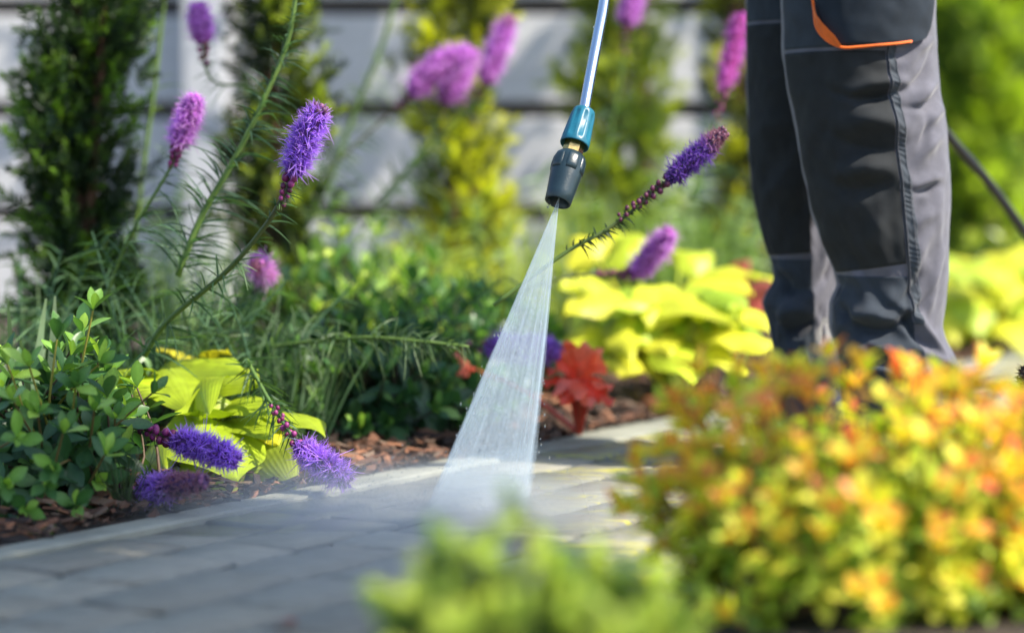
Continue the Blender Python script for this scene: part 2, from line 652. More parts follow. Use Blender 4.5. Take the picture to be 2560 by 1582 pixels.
PAV = {(L, s): paver_mesh(L, 0.1, s + int(L * 1000)) for L in (0.098, 0.148, 0.198) for s in range(4)}
GAP = 0.0045
w0 = float(np.dot(G(350, 1331)[:2] - K0, KN)) + 0.006
print('w0', w0)
for row in range(6):
    wc_ = w0 + 0.05 + row * (0.1 + GAP)
    u = -0.95 + rng.uniform(0, 0.12)
    while u < 3.4:
        L = (0.098, 0.148, 0.198)[rng.choice(3, p=[.25, .35, .4])]
        c = kw(u + L / 2, wc_, 0.0)
        u += L + GAP
        px = CX + F * c[0] / c[1]
        py = YH + F * H / c[1]
        if not (-200 < px < 2760 and py < 1760):
            continue
        c[2] = rng.uniform(-0.0015, 0.0015)
        a = math.atan2(KU[1], KU[0]) + rng.normal(0, 0.006)
        tx, ty = rng.normal(0, 0.006, 2)
        R = Matrix.Rotation(a, 3, 'Z') @ Matrix.Rotation(tx, 3, 'X') @ Matrix.Rotation(ty, 3, 'Y')
        place(PAV[(L, rng.randint(4))], 'paver', path, np.array(R), c)


# planting soil on both sides of the path
def soil_sheet(name, pts_near, far, n2, seed):
    m_ = MB()
    n1 = len(pts_near)
    v = []
    for i in range(n1):
        for j in range(n2):
            f = (j / (n2 - 1)) ** 1.6
            p = pts_near[i] * (1 - f) + far[i] * f
            zz = -0.004 + 0.05 * min(1, f * 9) * (0.35 + 0.5 * vnoise(np.array(p[0] * 5.0), np.array(p[1] * 5.0), seed)) + 0.008 * vnoise(np.array(p[0] * 40.0), np.array(p[1] * 40.0), seed + 1)
            v.append((p[0], p[1], zz))
    m_.add(v, grid_faces(n1, n2))
    o = m_.build(name, MAT['soil'])
    o['kind'] = 'structure'
    return o


po3 = smooth_path([G(*p) for p in [(-1500, 1672)] + outer + [(3600, 668)]], 120)
po3[:, 2] = 0
far = po3 + np.array([-KN[0], -KN[1], 0]) * 9.0
bed = soil_sheet('flower_bed_soil', po3, far, 70, 3)
nb = np.array([kw(u, 0.745) for u in np.linspace(-3.2, 8, 70)])
near_far = nb + np.array([KN[0], KN[1], 0]) * 4.0
soil2 = soil_sheet('near_bed_soil', nb, near_far, 50, 5)
mb = MB()
ring = []
for u in np.linspace(-3.2, 8, 60):
    a, b_ = kw(u, 0.705), kw(u, 0.75)
    w = b_ - a
    ring.append([a + [0, 0, -0.06], a + [0, 0, 0.010], a + w * 0.1 + [0, 0, 0.014], a + w * 0.9 + [0, 0, 0.014], b_ + [0, 0, 0.010], b_ + [0, 0, -0.06]])
mb.add(np.array(ring).reshape(-1, 3), grid_faces(60, 6)[:, ::-1])
k = mb.build('near_kerb', MAT['kerb'], smooth=False)
k['kind'] = 'structure'

# bark mulch: big chips singly, the rest as one scatter
CHIP_V = np.array([(-.5, -.5, -.5), (.5, -.5, -.5), (.5, .5, -.5), (-.5, .5, -.5), (-.5, -.5, .5), (.5, -.5, .5), (.5, .5, .5), (-.5, .5, .5)])
CHIP_Q = [(0, 3, 2, 1), (4, 5, 6, 7), (0, 1, 5, 4), (1, 2, 6, 5), (2, 3, 7, 6), (3, 0, 4, 7)]
CHIP_C = np.array([(.15, .07, .04), (.09, .048, .03), (.05, .032, .024), (.30, .14, .075), (.035, .025, .02), (.17, .115, .08)])


def chip_xf(n, smin, smax):
    l = rng.uniform(smin, smax, n)
    sc = np.stack([l, l * rng.uniform(.25, .6, n), l * rng.uniform(.08, .22, n)], -1)
    Ms = np.zeros((n, 3, 3))
    for i in range(n):
        R = np.array(Matrix.Rotation(rng.uniform(0, 6.28), 3, 'Z') @ Matrix.Rotation(rng.normal(0, .35), 3, 'X') @ Matrix.Rotation(rng.normal(0, .3), 3, 'Y'))
        Ms[i] = R * sc[i][None]
    return Ms


def bed_z(x, y):
    return 0.012 + 0.018 * vnoise(np.array(x * 5.0), np.array(y * 5.0), 3)


chip_meshes = []
for i in range(12):
    b = MB()
    v = CHIP_V.copy() * np.array([1, 1, 1])
    v += rng.uniform(-.30, .30, v.shape)
    b.add(v, CHIP_Q, None, CHIP_C[i % 6] * rng.uniform(.8, 1.2))
    chip_meshes.append(b.mesh('bark_chip', MAT['chip'], False))
tv = CHIP_V + rng.uniform(-.3, .3, CHIP_V.shape)
n = 14000
uu = rng.uniform(-.6, 4.2, n)
wwv = -(0.02 + 1.6 * rng.uniform(0, 1, n) ** 1.7)
pos = np.array([kw(a, b) for a, b in zip(uu, wwv)])
pos[:, 2] = [bed_z(p[0], p[1]) + rng.uniform(-.004, .008) for p in pos]
pos[:, 2] -= np.clip((0.10 - (-wwv)) / 0.10, 0, 1) * 0.014
cc = CHIP_C[rng.randint(0, 6, n)] * rng.uniform(.5, 1.1, (n, 1))
mb = MB()
mb.inst(tv, CHIP_Q, [], chip_xf(n, .004, .020), pos, np.repeat(cc[:, None], 8, 1))
o = mb.build('bark_mulch', MAT['chip'], bed, smooth=False)
o['kind'] = 'stuff'
cnt = 0
Ms = chip_xf(400, .016, .036)
zones = [(60, 640, 1225, 1370), (780, 1120, 1090, 1185), (1330, 1700, 980, 1090), (2330, 2560, 850, 890), (400, 800, 1190, 1290)]
while cnt < 240:
    z_ = zones[rng.choice(5, p=[.16, .34, .34, .06, .10])]
    gx, gy = rng.uniform(z_[0], z_[1]), rng.uniform(z_[2], z_[3])
    p = G(gx, gy, 0.02)
    w = -np.dot(p[:2] - K0, KN)
    if w < 0.02:
        continue
    p[2] = bed_z(p[0], p[1]) + 0.004 - max(0, (0.1 - w) / 0.1) * 0.012
    place(chip_meshes[rng.randint(12)], 'bark_chip', bed, Ms[cnt] * (1.0 if w > .05 else .7), p)
    cnt += 1

# ------------------------------------------------------------------ fence
FD = 6.3
fence = thing('board_fence', 'pale grey fence of wide horizontal boards behind the flower bed', 'fence', (-0.785, FD, 0))
bm_cache = {}


def board_mesh(L, Hh, seed):
    r = np.random.RandomState(seed)
    n = 12
    x = np.linspace(-L / 2, L / 2, n)
    sec = [(-Hh / 2, .006), (-Hh / 2, -.010), (-Hh / 2 + .004, -.0135), (Hh / 2 - .004, -.0135), (Hh / 2, -.010), (Hh / 2, .006)]
    v = []
    for xx in x:
        o_ = r.normal(0, .0012)
        for (zz, yy) in sec:
            v.append((xx, yy + o_, zz + r.normal(0, .0006)))
    q = list(grid_faces(n, 6))
    for i in range(n - 1):
        q.append((i * 6 + 5, i * 6, (i + 1) * 6, (i + 1) * 6 + 5))
    q.append((0, 1, 4, 5))
    q.append((1, 2, 3, 4))
    e = (n - 1) * 6
    q.append((e + 5, e + 4, e + 1, e + 0))
    q.append((e + 4, e + 3, e + 2, e + 1))
    b = MB()
    b.add(v, q)
    return b.mesh('board', MAT['fence'], False)


post_x = [-0.785, 0.745, -2.315]
for x0, x1 in ((post_x[0], post_x[1]), (post_x[2], post_x[0])):
    L = x1 - x0 - 0.012
    for r_ in range(6):
        zc = 0.572 - 0.133 + 0.266 * (r_ - 1)
        if zc < 0.05:
            continue
        place(board_mesh(L, 0.222, r_ * 7 + int(x0 * 10) % 5), 'board', fence, np.eye(3), ((x0 + x1) / 2, FD + rng.normal(0, .002), zc + rng.normal(0, .002)))
for x0, x1 in ((post_x[0], post_x[1]), (post_x[2], post_x[0])):
    for r_ in range(6):
        zc = 0.572 + 0.266 * (r_ - 2)
        if zc < 0.02:
            continue
        b = MB()
        b.add(CHIP_V * [x1 - x0 - .02, .02, .09] + [(x0 + x1) / 2, FD + .022, zc], CHIP_Q)
        b.build('gap_backing', MAT['gap_back'], fence, smooth=False)  # dark strips added so the gaps between the boards look dark
for x in post_x:
    b = MB()
    w, dpt, hh = 0.056, 0.05, 1.55
    sec = [(-w, -dpt + .006), (-w + .006, -dpt), (w - .006, -dpt), (w, -dpt + .006), (w, dpt), (-w, dpt)]
    v = [(x + a, FD - .065 + c_, z) for z in (-.05, .4, .9, hh) for a, c_ in sec]
    q = []
    for i in range(3):
        for j in range(6):
            q.append((i * 6 + j, i * 6 + (j + 1) % 6, (i + 1) * 6 + (j + 1) % 6, (i + 1) * 6 + j))
    q += [(18, 19, 20, 21), (18, 21, 22, 23)]
    b.add(v, q)
    b.build('post', MAT['post'], fence, smooth=False)


# ------------------------------------------------------------------ leaf templates
def leaf_tpl(n=6, w=.22, p=1.0, qx=.8, fold=.35, bend=.18, curl=0.0, rows=3):
    V, tt, ss = [], [], []
    for i in range(n + 1):
        t = i / n
        hw = max(w * math.sin(math.pi * min(.985, max(.02, t)) ** p) ** qx, .004)
        for s in (-1, 0, 1):
            V.append((s * hw, t * (1 - .12 * bend * t), fold * abs(s) * hw - bend * t * t + curl * math.sin(t * 6) * .03 * s))
            tt.append(t)
            ss.append(s)
    q = grid_faces(n + 1, 3)
    return np.array(V), q, np.array(tt), np.array(ss)


def leaf_cols(base, tt, ss, tip=None, rib=1.25, tipamt=0.0):
    base = np.asarray(base, float)
    c = np.tile(base, (len(tt), 1))
    if tip is not None:
        f = np.clip((tt - .25) / .75, 0, 1)[:, None] * tipamt
        c = c * (1 - f) + np.asarray(tip) * f
    c[ss == 0] *= rib
    return c


def lerp(a, b, f):
    f = np.asarray(f)[..., None]
    return np.asarray(a) * (1 - f) + np.asarray(b) * f


class LeafSet:
    """collects leaf placements; the ones that show largest become objects, the rest one mass"""

    def __init__(self, tpls, tints, mat):
        self.t, self.tints, self.mat = tpls, tints, mat
        self.pos, self.dir, self.hint, self.len, self.wid, self.k = [], [], [], [], [], []

    def add(self, pos, d, hint, L, tint, wid=1.0):
        self.pos.append(pos)
        self.dir.append(d)
        self.hint.append(hint)
        self.len.append(L)
        self.wid.append(wid)
        self.k.append(tint)

    def emit(self, root, n_obj, name='leaf', mass='foliage'):
        pos = np.array(self.pos)
        M = orient(np.array(self.dir), np.array(self.hint))
        L = np.array(self.len)
        W = np.array(self.wid)
        M = M * np.stack([L * W, L, L], -1)[:, None, :]
        k = np.array(self.k)
        # leaves on the side of the lens, big ones first
        px = CX + F * pos[:, 0] / pos[:, 1]
        py = YH + F * (H - pos[:, 2]) / pos[:, 1]
        inside = (px > -60) & (px < 2620) & (py > -60) & (py < 1640)
        cen = pos.mean(0)
        score = -(pos[:, 1] - cen[1]) * 6 + (pos[:, 2] - cen[2]) * 2.5 + L * 4 + np.where(inside, 0, -100)
        order = np.argsort(-score)
        obj_i = order[:n_obj]
        rest = order[n_obj:]
        cache = {}
        for i in obj_i:
            a = (i % len(self.t), int(k[i]))
            if a not in cache:
                b = MB()
                V, q, tt, ss = self.t[a[0]]
                b.add(V, q, None, leaf_cols(*self.tints[a[1]][:1], tt, ss, *self.tints[a[1]][1:]))
                cache[a] = b.mesh(name, self.mat)
            place(cache[a], name, root, M[i], pos[i])
        if len(rest):
            b = MB()
            for ti in range(len(self.t)):
                V, q, tt, ss = self.t[ti]
                for kk in range(len(self.tints)):
                    sel = [i for i in rest if i % len(self.t) == ti and k[i] == kk]
                    if sel:
                        c = leaf_cols(*self.tints[kk][:1], tt, ss, *self.tints[kk][1:])
                        b.inst(V, q, [], M[sel], pos[sel], np.repeat(c[None], len(sel), 0) * rng.uniform(.85, 1.15, (len(sel), 1, 1)))
            o = b.build(mass, self.mat, root)
            o['kind'] = 'stuff'


def shoot(ls, stems, base, tip, L, n, tints, r=.0016, span=.6, stemcol=(.12, .09, .03), rosette=5, wid=1.0, open_=1.0, sag=.02):
    """one leafy shoot: a bent twig with leaves round its outer part and a rosette at its end"""
    base, tip = np.asarray(base, float), np.asarray(tip, float)
    mid = (base + tip) / 2 + rng.normal(0, np.linalg.norm(tip - base) * .07, 3) - [0, 0, sag * .3]
    pth = smooth_path([base, mid, tip], 7)
    tube(stems, pth, np.linspace(r * 1.5, r * .7, 7), stemcol, 5, False)
    T, N, B = frames(pth)
    ph = rng.uniform(0, 6.28)
    for i in range(n):
        f = 1 - span * (1 - i / max(1, n - 1)) if i < n - rosette else 1.0
        x = f * 6
        j = min(5, int(x))
        p = pth[j] + (pth[j + 1] - pth[j]) * (x - j)
        ph += 2.4
        rad = math.cos(ph) * N[j] + math.sin(ph) * B[j]
        top = i >= n - rosette
        a = rng.normal(.62 if top else 1.12, .16) * open_
        if top and i == n - 1:
            a = .15
        d = T[j] * math.cos(a) + rad * math.sin(a)
        if not top:
            d = d - np.array([0, 0, .22])
        hint = T[j] * math.sin(a) - rad * math.cos(a) + rng.normal(0, .18, 3) + [0, 0, .35]
        l = L * rng.uniform(.75, 1.15) * (1.0 if not top else (.9 if i < n - 2 else .6))
        ls.add(p, d, hint, l, tints(top, i, n), wid)


# ------------------------------------------------------------------ evergreen columns behind the flowers
NEED_V, NEED_Q, NEED_T = [], [], []
for i in range(20):
    t = (i + .5) / 20
    ph = i * 2.4
    a = 1.05 - .45 * t
    r0 = np.array([math.cos(ph), 0, math.sin(ph)])
    d = np.array([r0[0] * math.sin(a), math.cos(a), r0[2] * math.sin(a) * .8])
    b0 = np.array([0, t, 0])
    L = .42 * (1 - .35 * t)
    sd = nrm(np.cross(d, [0.1, .2, 1]))
    kq = len(NEED_V)
    NEED_V += [b0 - sd * .03, b0 + sd * .03, b0 + d * L * .6 + sd * .036, b0 + d * L + np.array([0, 0, -.03]), b0 + d * L * .6 - sd * .036]
    NEED_Q += [(kq, kq + 1, kq + 2, kq + 4)]
    NEED_T += [(kq + 4, kq + 2, kq + 3)]
NEED_V = np.array(NEED_V)
NEED_TT = np.repeat((np.arange(20) + .5) / 20, 5)


def yew(label, px, d, rad, hgt, old, new, young, seed, nclump=60, per=15, sl_=.05, z0=.05):
    global rng
    keep = rng
    rng = np.random.RandomState(seed)
    base = P(px, 480, d)
    base[2] = 0
    root = thing('yew_column', label, 'tree', base, 'evergreen columns in a row in front of the fence')
    tr = MB()
    for s in range(3):
        o_ = rng.normal(0, rad * .25, 2)
        pts = [base + [o_[0] * .4, o_[1] * .4, 0]]
        for k_ in range(1, 6):
            pts.append(base + [o_[0] * (.4 + k_ * .22) + rng.normal(0, .008), o_[1] + rng.normal(0, .008), hgt * k_ / 5.2])
        tube(tr, smooth_path(pts, 14), np.linspace(.012, .003, 14), (.10, .05, .032), 7)
    tr.build('trunk', MAT['bark'], root)
    cr = MB()
    pos, dirs, cols, lens = [], [], [], []
    for c_ in range(nclump):
        z = z0 + (hgt - z0) * (c_ + rng.uniform(0, 1)) / nclump
        a = rng.uniform(0, 6.28)
        rr = rad * rng.uniform(.25, .8) * (.75 + .5 * vnoise(np.array(z * 7.0), np.array(seed * 3.1), seed)) * (1 - .4 * max(0, z / hgt - .8) / .2)
        cc_ = base + [math.cos(a) * rr, math.sin(a) * rr, z]
        yg = np.clip((1.0 if rng.uniform() < young else .12) + rng.normal(0, .12), 0, 1)
        for k_ in range(per):
            o_ = rng.normal(0, 1, 3) * [.022, .022, .03]
            pos.append(cc_ + o_)
            out = np.array([math.cos(a), math.sin(a), 0]) * .55 + rng.normal(0, .45, 3) + [0, 0, .75]
            dirs.append(out)
            lens.append(sl_ * rng.uniform(.7, 1.3))
            y = np.clip(yg + rng.normal(0, .18), 0, 1)
            t = NEED_TT
            cols.append(lerp(old, lerp(old, new, y), np.clip((t - .1) * 1.4, 0, 1)) * rng.uniform(.8, 1.2))
    pos, dirs, lens = np.array(pos), np.array(dirs), np.array(lens)
    M = orient(dirs, rng.normal(0, 1, dirs.shape)) * lens[:, None, None]
    cr.inst(NEED_V, NEED_Q, NEED_T, M, pos, np.array(cols))
    o = cr.build('crown', MAT['needle'], root, smooth=False)
    rng = keep
    return root


OLD, NEWG, GOLD = (.012, .032, .012), (.13, .25, .02), (.74, .74, .025)
yew('dark green evergreen column standing left, nearest of the row', 200, 3.6, .062, 1.15, OLD, NEWG, .44, 1, 130, 28, .042)
yew('dark evergreen column with yellow tips behind the tall leaning stem', 690, 4.08, .062, 1.2, OLD, (.40, .50, .025), .34, 2, 90, 22, .042)
yew('golden evergreen column behind the cluster of pink flower spikes', 1150, 4.62, .078, 1.25, (.04, .07, .012), GOLD, .70, 3, 80, 22)
yew('yellow green evergreen column behind the spray lance', 1545, 5.2, .10, 1.3, (.08, .13, .02), (.46, .52, .03), .78, 4, 80, 22, .055)
yew('dark evergreen column behind the loose pink spike beside the trousers', 1840, 5.6, .075, 1.35, OLD, GOLD, .4, 5, 70, 20)
yew('evergreen column just right of the trousers, beyond the hose', 2440, 7.4, .2, 1.7, (.08, .16, .02), (.52, .66, .04), .72, 6, 90, 24, .08)
yew('evergreen column at the right edge of the frame', 2640, 7.95, .2, 1.75, (.08, .16, .02), (.52, .66, .04), .72, 7, 90, 24, .08)
yew('tall evergreen column between the trousers and the hose, farther back', 2330, 8.4, .24, 1.9, (.06, .13, .02), (.45, .60, .04), .62, 8, 90, 24, .09)


# ------------------------------------------------------------------ far garden behind the fence
def far_bush(label, x, y, r, h, seed, col):
    global rng
    keep = rng
    rng = np.random.RandomState(seed)
    root = thing('garden_tree', label, 'tree', (x, y, 0), 'leafy trees beyond the fence')
    tr = MB()
    tube(tr, smooth_path([(x, y, -.05), (x + .05, y, h * .4), (x, y + .05, h * .8)], 10), np.linspace(.07, .02, 10), (.09, .06, .04), 8)
    for i in range(6):
        a = i * 1.05
        tube(tr, smooth_path([(x, y, h * (.2 + .08 * i)), (x + math.cos(a) * r * .4, y + math.sin(a) * r * .4, h * (.35 + .09 * i)), (x + math.cos(a) * r * .8, y + math.sin(a) * r * .8, h * (.42 + .09 * i))], 8), np.linspace(.025, .006, 8), (.09, .06, .04), 6)
    tr.build('trunk', MAT['bark'], root)
    n_ = 2600
    V, q, tt, ss = leaf_tpl(3, .3, 1, .8, .3, .2)
    a = rng.uniform(0, 6.28, n_)
    z = rng.uniform(.04, 1, n_)
    cl = vnoise(a * 2.2, z * 6, seed)
    rr = r * np.sqrt(rng.uniform(.2, 1, n_)) * (.65 + .5 * cl) * np.sqrt(np.clip(1.08 - z ** 3, 0, 1))
    pos = np.stack([x + np.cos(a) * rr, y + np.sin(a) * rr, z * h], -1)
    dirs = np.stack([np.cos(a), np.sin(a), rng.normal(0, .6, n_)], -1) + rng.normal(0, .5, (n_, 3))
    M = orient(dirs, rng.normal(0, .6, (n_, 3)) + [0, 0, 1]) * rng.uniform(.07, .13, n_)[:, None, None]
    c = np.array(col) * rng.uniform(.55, 1.4, (n_, 1))
    b = MB()
    b.inst(V, q, [], M, pos, np.repeat(c[:, None], len(V), 1))
    b.build('crown', MAT['softleaf'], root)
    rng = keep


for i, (x, y, r, h, lab) in enumerate([
        (-2.3, 8.6, .9, 2.4, 'dark leafy tree beyond the fence behind the left evergreen'),
        (-.9, 9.0, .9, 2.5, 'dark leafy tree beyond the fence behind the grey post'),
        (.5, 8.8, .9, 2.4, 'dark leafy tree beyond the fence behind the lance'),
        (1.9, 10.4, .9, 2.6, 'leafy tree beyond the right evergreens, next to the trousers'),
        (3.2, 11.0, 1.0, 2.7, 'leafy tree beyond the evergreens at the right edge')]):
    far_bush(lab, x, y, r, h, 40 + i, (.045, .085, .018) if i < 3 else (.08, .15, .025))

# an unseen small tree right of the view, its crown placed to shade the left part of the path
rng = np.random.RandomState(61)
shx, shy = 1.46, 1.49
tr0 = thing('shade_tree', 'unseen small leafy tree right of the path, its crown placed to shade it', 'tree', (shx, shy, 0))
b = MB()
tube(b, smooth_path([(shx + .15, shy - .1, -.05), (shx + .12, shy - .08, 1.0), (shx, shy, 2.0), (shx, shy, 2.7)], 14), np.linspace(.045, .012, 14), (.09, .06, .04), 9)
for i in range(9):
    a = i * 2.4
    tube(b, smooth_path([(shx, shy, 1.7 + i * .08), (shx + math.cos(a) * .22, shy + math.sin(a) * .25, 1.95 + i * .08), (shx + math.cos(a) * .4, shy + math.sin(a) * .45, 2.05 + i * .07)], 8), np.linspace(.014, .004, 8), (.09, .06, .04), 6)
b.build('trunk', MAT['bark'], tr0)
V, q, tt, ss = leaf_tpl(4, .27, 1, .8, .3, .2)
nn = 2100
dd_ = nrm(rng.normal(0, 1, (nn, 3)))
pos = np.array([shx, shy, 2.25]) + dd_ * np.array([.36, .44, .40]) * rng.uniform(.1, 1, (nn, 1)) ** .45
M = orient(dd_ + rng.normal(0, .6, (nn, 3)), rng.normal(0, .6, (nn, 3)) + [0, 0, 1]) * rng.uniform(.06, .10, nn)[:, None, None]
b = MB()
b.inst(V, q, [], M, pos, np.repeat((np.array([.05, .10, .025]) * rng.uniform(.6, 1.4, (nn, 1)))[:, None], len(V), 1))
b.build('crown', MAT['softleaf'], tr0)

rng = np.random.RandomState(62)
sx, sy = .86, 5.72  # added tree, crown above the view, to throw dappled shade on the fence
tr1 = thing('fence_shade_tree', 'unseen slender tree added behind the trousers to dapple the fence with shade', 'tree', (sx, sy, 0))
b = MB()
tube(b, smooth_path([(sx, sy, -.05), (sx + .03, sy, .8), (sx - .02, sy, 1.6), (sx - .1, sy, 2.8)], 14), np.linspace(.03, .010, 14), (.09, .06, .04), 9)
cl = []
for i in range(15):
    a = rng.uniform(0, 6.28)
    r0 = rng.uniform(.3, 1.45)
    e = np.array([sx - .55 + math.cos(a) * r0, sy + math.sin(a) * .28, rng.uniform(1.55, 2.9)])
    tube(b, smooth_path([(sx - .03, sy, 1.3 + (e[2] - 1.3) * .5), (np.array([sx, sy, e[2]]) + e) / 2 + [0, 0, .05], e], 8), np.linspace(.012, .004, 8), (.09, .06, .04), 6)
    cl.append(e)
b.build('trunk', MAT['bark'], tr1)
pos = np.concatenate([e + rng.normal(0, 1, (60, 3)) * [.10, .10, .16] for e in cl])
dd_ = rng.normal(0, 1, pos.shape)
M = orient(dd_, rng.normal(0, .6, pos.shape) + [0, 0, 1]) * rng.uniform(.05, .09, len(pos))[:, None, None]
b = MB()
b.inst(V, q, [], M, pos, np.repeat((np.array([.06, .12, .025]) * rng.uniform(.6, 1.4, (len(pos), 1)))[:, None], len(V), 1))
b.build('crown', MAT['softleaf'], tr1)

# ------------------------------------------------------------------ blazing star flowers
STRIP_N = 5


def strips(mb, base, dirs, length, width, curl, cols, grav=0.0, nseg=4):
    """thin bent leaves or filaments"""
    m = len(base)
    d = nrm(dirs)
    side = nrm(np.cross(d, rng.normal(0, 1, (m, 3)) + [0, .6, .4]))
    bendv = nrm(np.cross(side, d)) * curl[:, None]
    v = []
    for i in range(nseg + 1):
        t = i / nseg
        c = base + d * (length * t)[:, None] + bendv * (length * t * t)[:, None] - np.array([0, 0, 1.0]) * (length * grav * t * t)[:, None]
        w = width * (1 - .85 * t ** 2) * .5 * (0.55 + .45 * min(1, t * 4))
        v.append(c - side * w[:, None])
        v.append(c + side * w[:, None])
    v = np.stack(v, 1)
    q = np.array([(2 * i, 2 * i + 1, 2 * i + 3, 2 * i + 2) for i in range(nseg)])
    k_ = 2 * (nseg + 1)
    qq = (q[None] + (np.arange(m) * k_)[:, None, None]).reshape(-1, 4)
    mb.add(v.reshape(-1, 3), qq, None, cols.reshape(m * k_, 3))


def strip_cols(a, b, m, nseg=4, var=.2):
    t = np.repeat(np.linspace(0, 1, nseg + 1), 2)
    return lerp(a, b, t)[None] * rng.uniform(1 - var, 1 + var, (m, 1, 1))


BUD = []
for c_ in ((.16, .014, .085), (.24, .03, .15), (.09, .012, .05), (.20, .06, .08)):
    b = MB()
    blob(b, (0, 0, 0), (1, 1, 1.15), c_, 8, 6)
    v = b.v[0]
    v += rng.normal(0, .05, v.shape)
    BUD.append(b.mesh('bud', MAT['bud']))

GREEN_STEM, DARK_STEM = (.10, .17, .035), (.05, .035, .022)
VIO = dict(a=(.19, .05, .50), b=(.56, .33, .94), core=(.06, .012, .10))
PUR = dict(a=(.20, .04, .42), b=(.52, .24, .78), core=(.09, .015, .09))
PINK = dict(a=(.44, .10, .58), b=(.85, .50, .92), core=(.22, .03, .20))
FADE = dict(a=(.22, .08, .13), b=(.40, .20, .24), core=(.07, .03, .03))


def liatris(label, stem, tip, width, pal, nfil, nbud, nleaf, leaflen=.045, bend=0.0, stemcol=GREEN_STEM, fade_from=2.0, budr=.0042, seed=0,
            leafcol=((.035, .085, .04), (.09, .17, .06)), fw=.0015, budspan=.04, fil=1.0, mid=None, leaf_from=0.0, sr=.0022, budidx=(0, 1, 2)):
    global rng
    keep = rng
    rng = np.random.RandomState(100 + seed)
    stem = [np.asarray(p, float) for p in stem]
    base = stem[0].copy()
    root = thing('blazing_star_flower', label, 'flower', base, 'purple blazing star spikes in the bed')
    sp = smooth_path(stem, 28)
    st = MB()
    tube(st, sp, np.linspace(sr * 1.25, sr * .8, 28), lerp(GREEN_STEM, stemcol, np.linspace(0, 1, 28)), 7)
    if tip is not None:
        ctrl = [sp[-1], (sp[-1] + tip) / 2 + (np.zeros(3) if mid is None else mid), np.asarray(tip)]
        ax = smooth_path(ctrl, 24)
        T, N, B = frames(ax)
        Ls = np.linalg.norm(np.diff(ax, axis=0), axis=1).sum()
        prof = lambda t: np.clip(np.minimum(1, (t + .02) * 7) ** .6, 0, 1) * np.sqrt(np.clip(1.0 - np.clip((t - .55) / .5, 0, 1) ** 2 * .8, 0, 1))
        core = MB()
        rr = width * .27 * prof(np.linspace(0, 1, 24))
        tube(core, ax, np.maximum(rr, .001), pal['core'], 10)
        heads = 90 if nfil > 600 else 40
        for i in range(heads):
            t = (i + .5) / heads
            j = min(23, int(t * 23.99))
            ph = i * 2.4
            p = ax[j] + (math.cos(ph) * N[j] + math.sin(ph) * B[j]) * width * .23 * prof(np.array(t))
            blob(core, p, np.array([.0034, .0034, .0040]) * width / .043, (np.array(pal['core']) * .5 + np.array(pal['a'] if t < fade_from else FADE['a']) * .5) * rng.uniform(.5, 1.4), 6, 4)
        core.build('flower_core', MAT['bud'], root)
        t = rng.uniform(0, 1, nfil) ** .95
        hd = np.floor(t * 17) / 17 + rng.normal(0, .012, nfil)      # filaments sit in heads up the spike
        t = np.clip(.3 * t + .7 * hd, 0, 1)
        j = np.minimum(22, (t * 23).astype(int))
        fr = t * 23 - j
        c0 = ax[j] * (1 - fr)[:, None] + ax[j + 1] * fr[:, None]
        ph = rng.uniform(0, 6.28, nfil)
        ph = .35 * ph + .65 * (np.floor(ph * 1.2) / 1.2 + np.floor(t * 17) * 1.1)
        rad = np.cos(ph)[:, None] * N[j] + np.sin(ph)[:, None] * B[j]
        pr = prof(t)
        b0 = c0 + rad * (width * .20 * pr)[:, None]
        d = rad + T[j] * rng.normal(.25, .45, nfil)[:, None] + rng.normal(0, .28, (nfil, 3)) + T[j] * (np.clip(t - .8, 0, 1) * 4)[:, None]
        ln = width * .25 * pr * rng.uniform(.6, 1.25, nfil) * fil + .002
        fd = np.clip((t - fade_from) * 5, 0, 1)
        cols = strip_cols(pal['a'], pal['b'], nfil, 3, .25) * (1 - fd[:, None, None]) + strip_cols(FADE['a'], FADE['b'], nfil, 3, .25) * fd[:, None, None]
        fl = MB()
        strips(fl, b0, d, ln * (1 - .35 * fd), np.full(nfil, fw), rng.normal(0, .75, nfil), cols, 0.0, 3)
        fl.build('florets', MAT['petal'], root, kind='stuff')
        # closed buds below the open part
        Tl = nrm(sp[-1] - sp[-3])
        x_ = nrm(np.cross(Tl, [0.2, 1, 0.1]))
        y_ = np.cross(Tl, x_)
        for i in range(nbud):
            f = (i + .3) / max(1, nbud)
            ph = i * 2.2 + rng.uniform(-.3, .3)
            s_ = sp[-1] - Tl * budspan * f
            # follow the stem backwards
            kk = np.argmin(np.linalg.norm(sp - s_, axis=1))
            r_ = budr * (1.1 - .45 * f) * rng.uniform(.85, 1.15)
            p = sp[kk] * .5 + s_ * .5 + (math.cos(ph) * x_ + math.sin(ph) * y_) * (r_ + sr * .6)
            place(BUD[budidx[rng.randint(len(budidx))]], 'bud', root, np.eye(3) * r_, p)
    st.build('stem', MAT['stem'], root)
    if nleaf:
        lv = MB()
        f = leaf_from + (1 - leaf_from) * rng.uniform(0, 1, nleaf) ** 1.0
        Ts, Ns, Bs = frames(sp)
        x = f * 26.99
        j = x.astype(int)
        p = sp[j] + (sp[j + 1] - sp[j]) * (x - j)[:, None]
        ph = rng.uniform(0, 6.28, nleaf)
        rad = np.cos(ph)[:, None] * Ns[j] + np.sin(ph)[:, None] * Bs[j]
        d = rad + Ts[j] * rng.normal(.55, .25, nleaf)[:, None]
        L = leaflen * (1.5 - 1.15 * f) * rng.uniform(.7, 1.25, nleaf)
        strips(lv, p, d, L, np.full(nleaf, .0026) * (1.4 - .7 * f), rng.normal(0, .25, nleaf), strip_cols(leafcol[0], leafcol[1], nleaf, 4, .3), .35)
        lv.build('leaves', MAT['softleaf'], root, kind='stuff')
    rng = keep
    return root


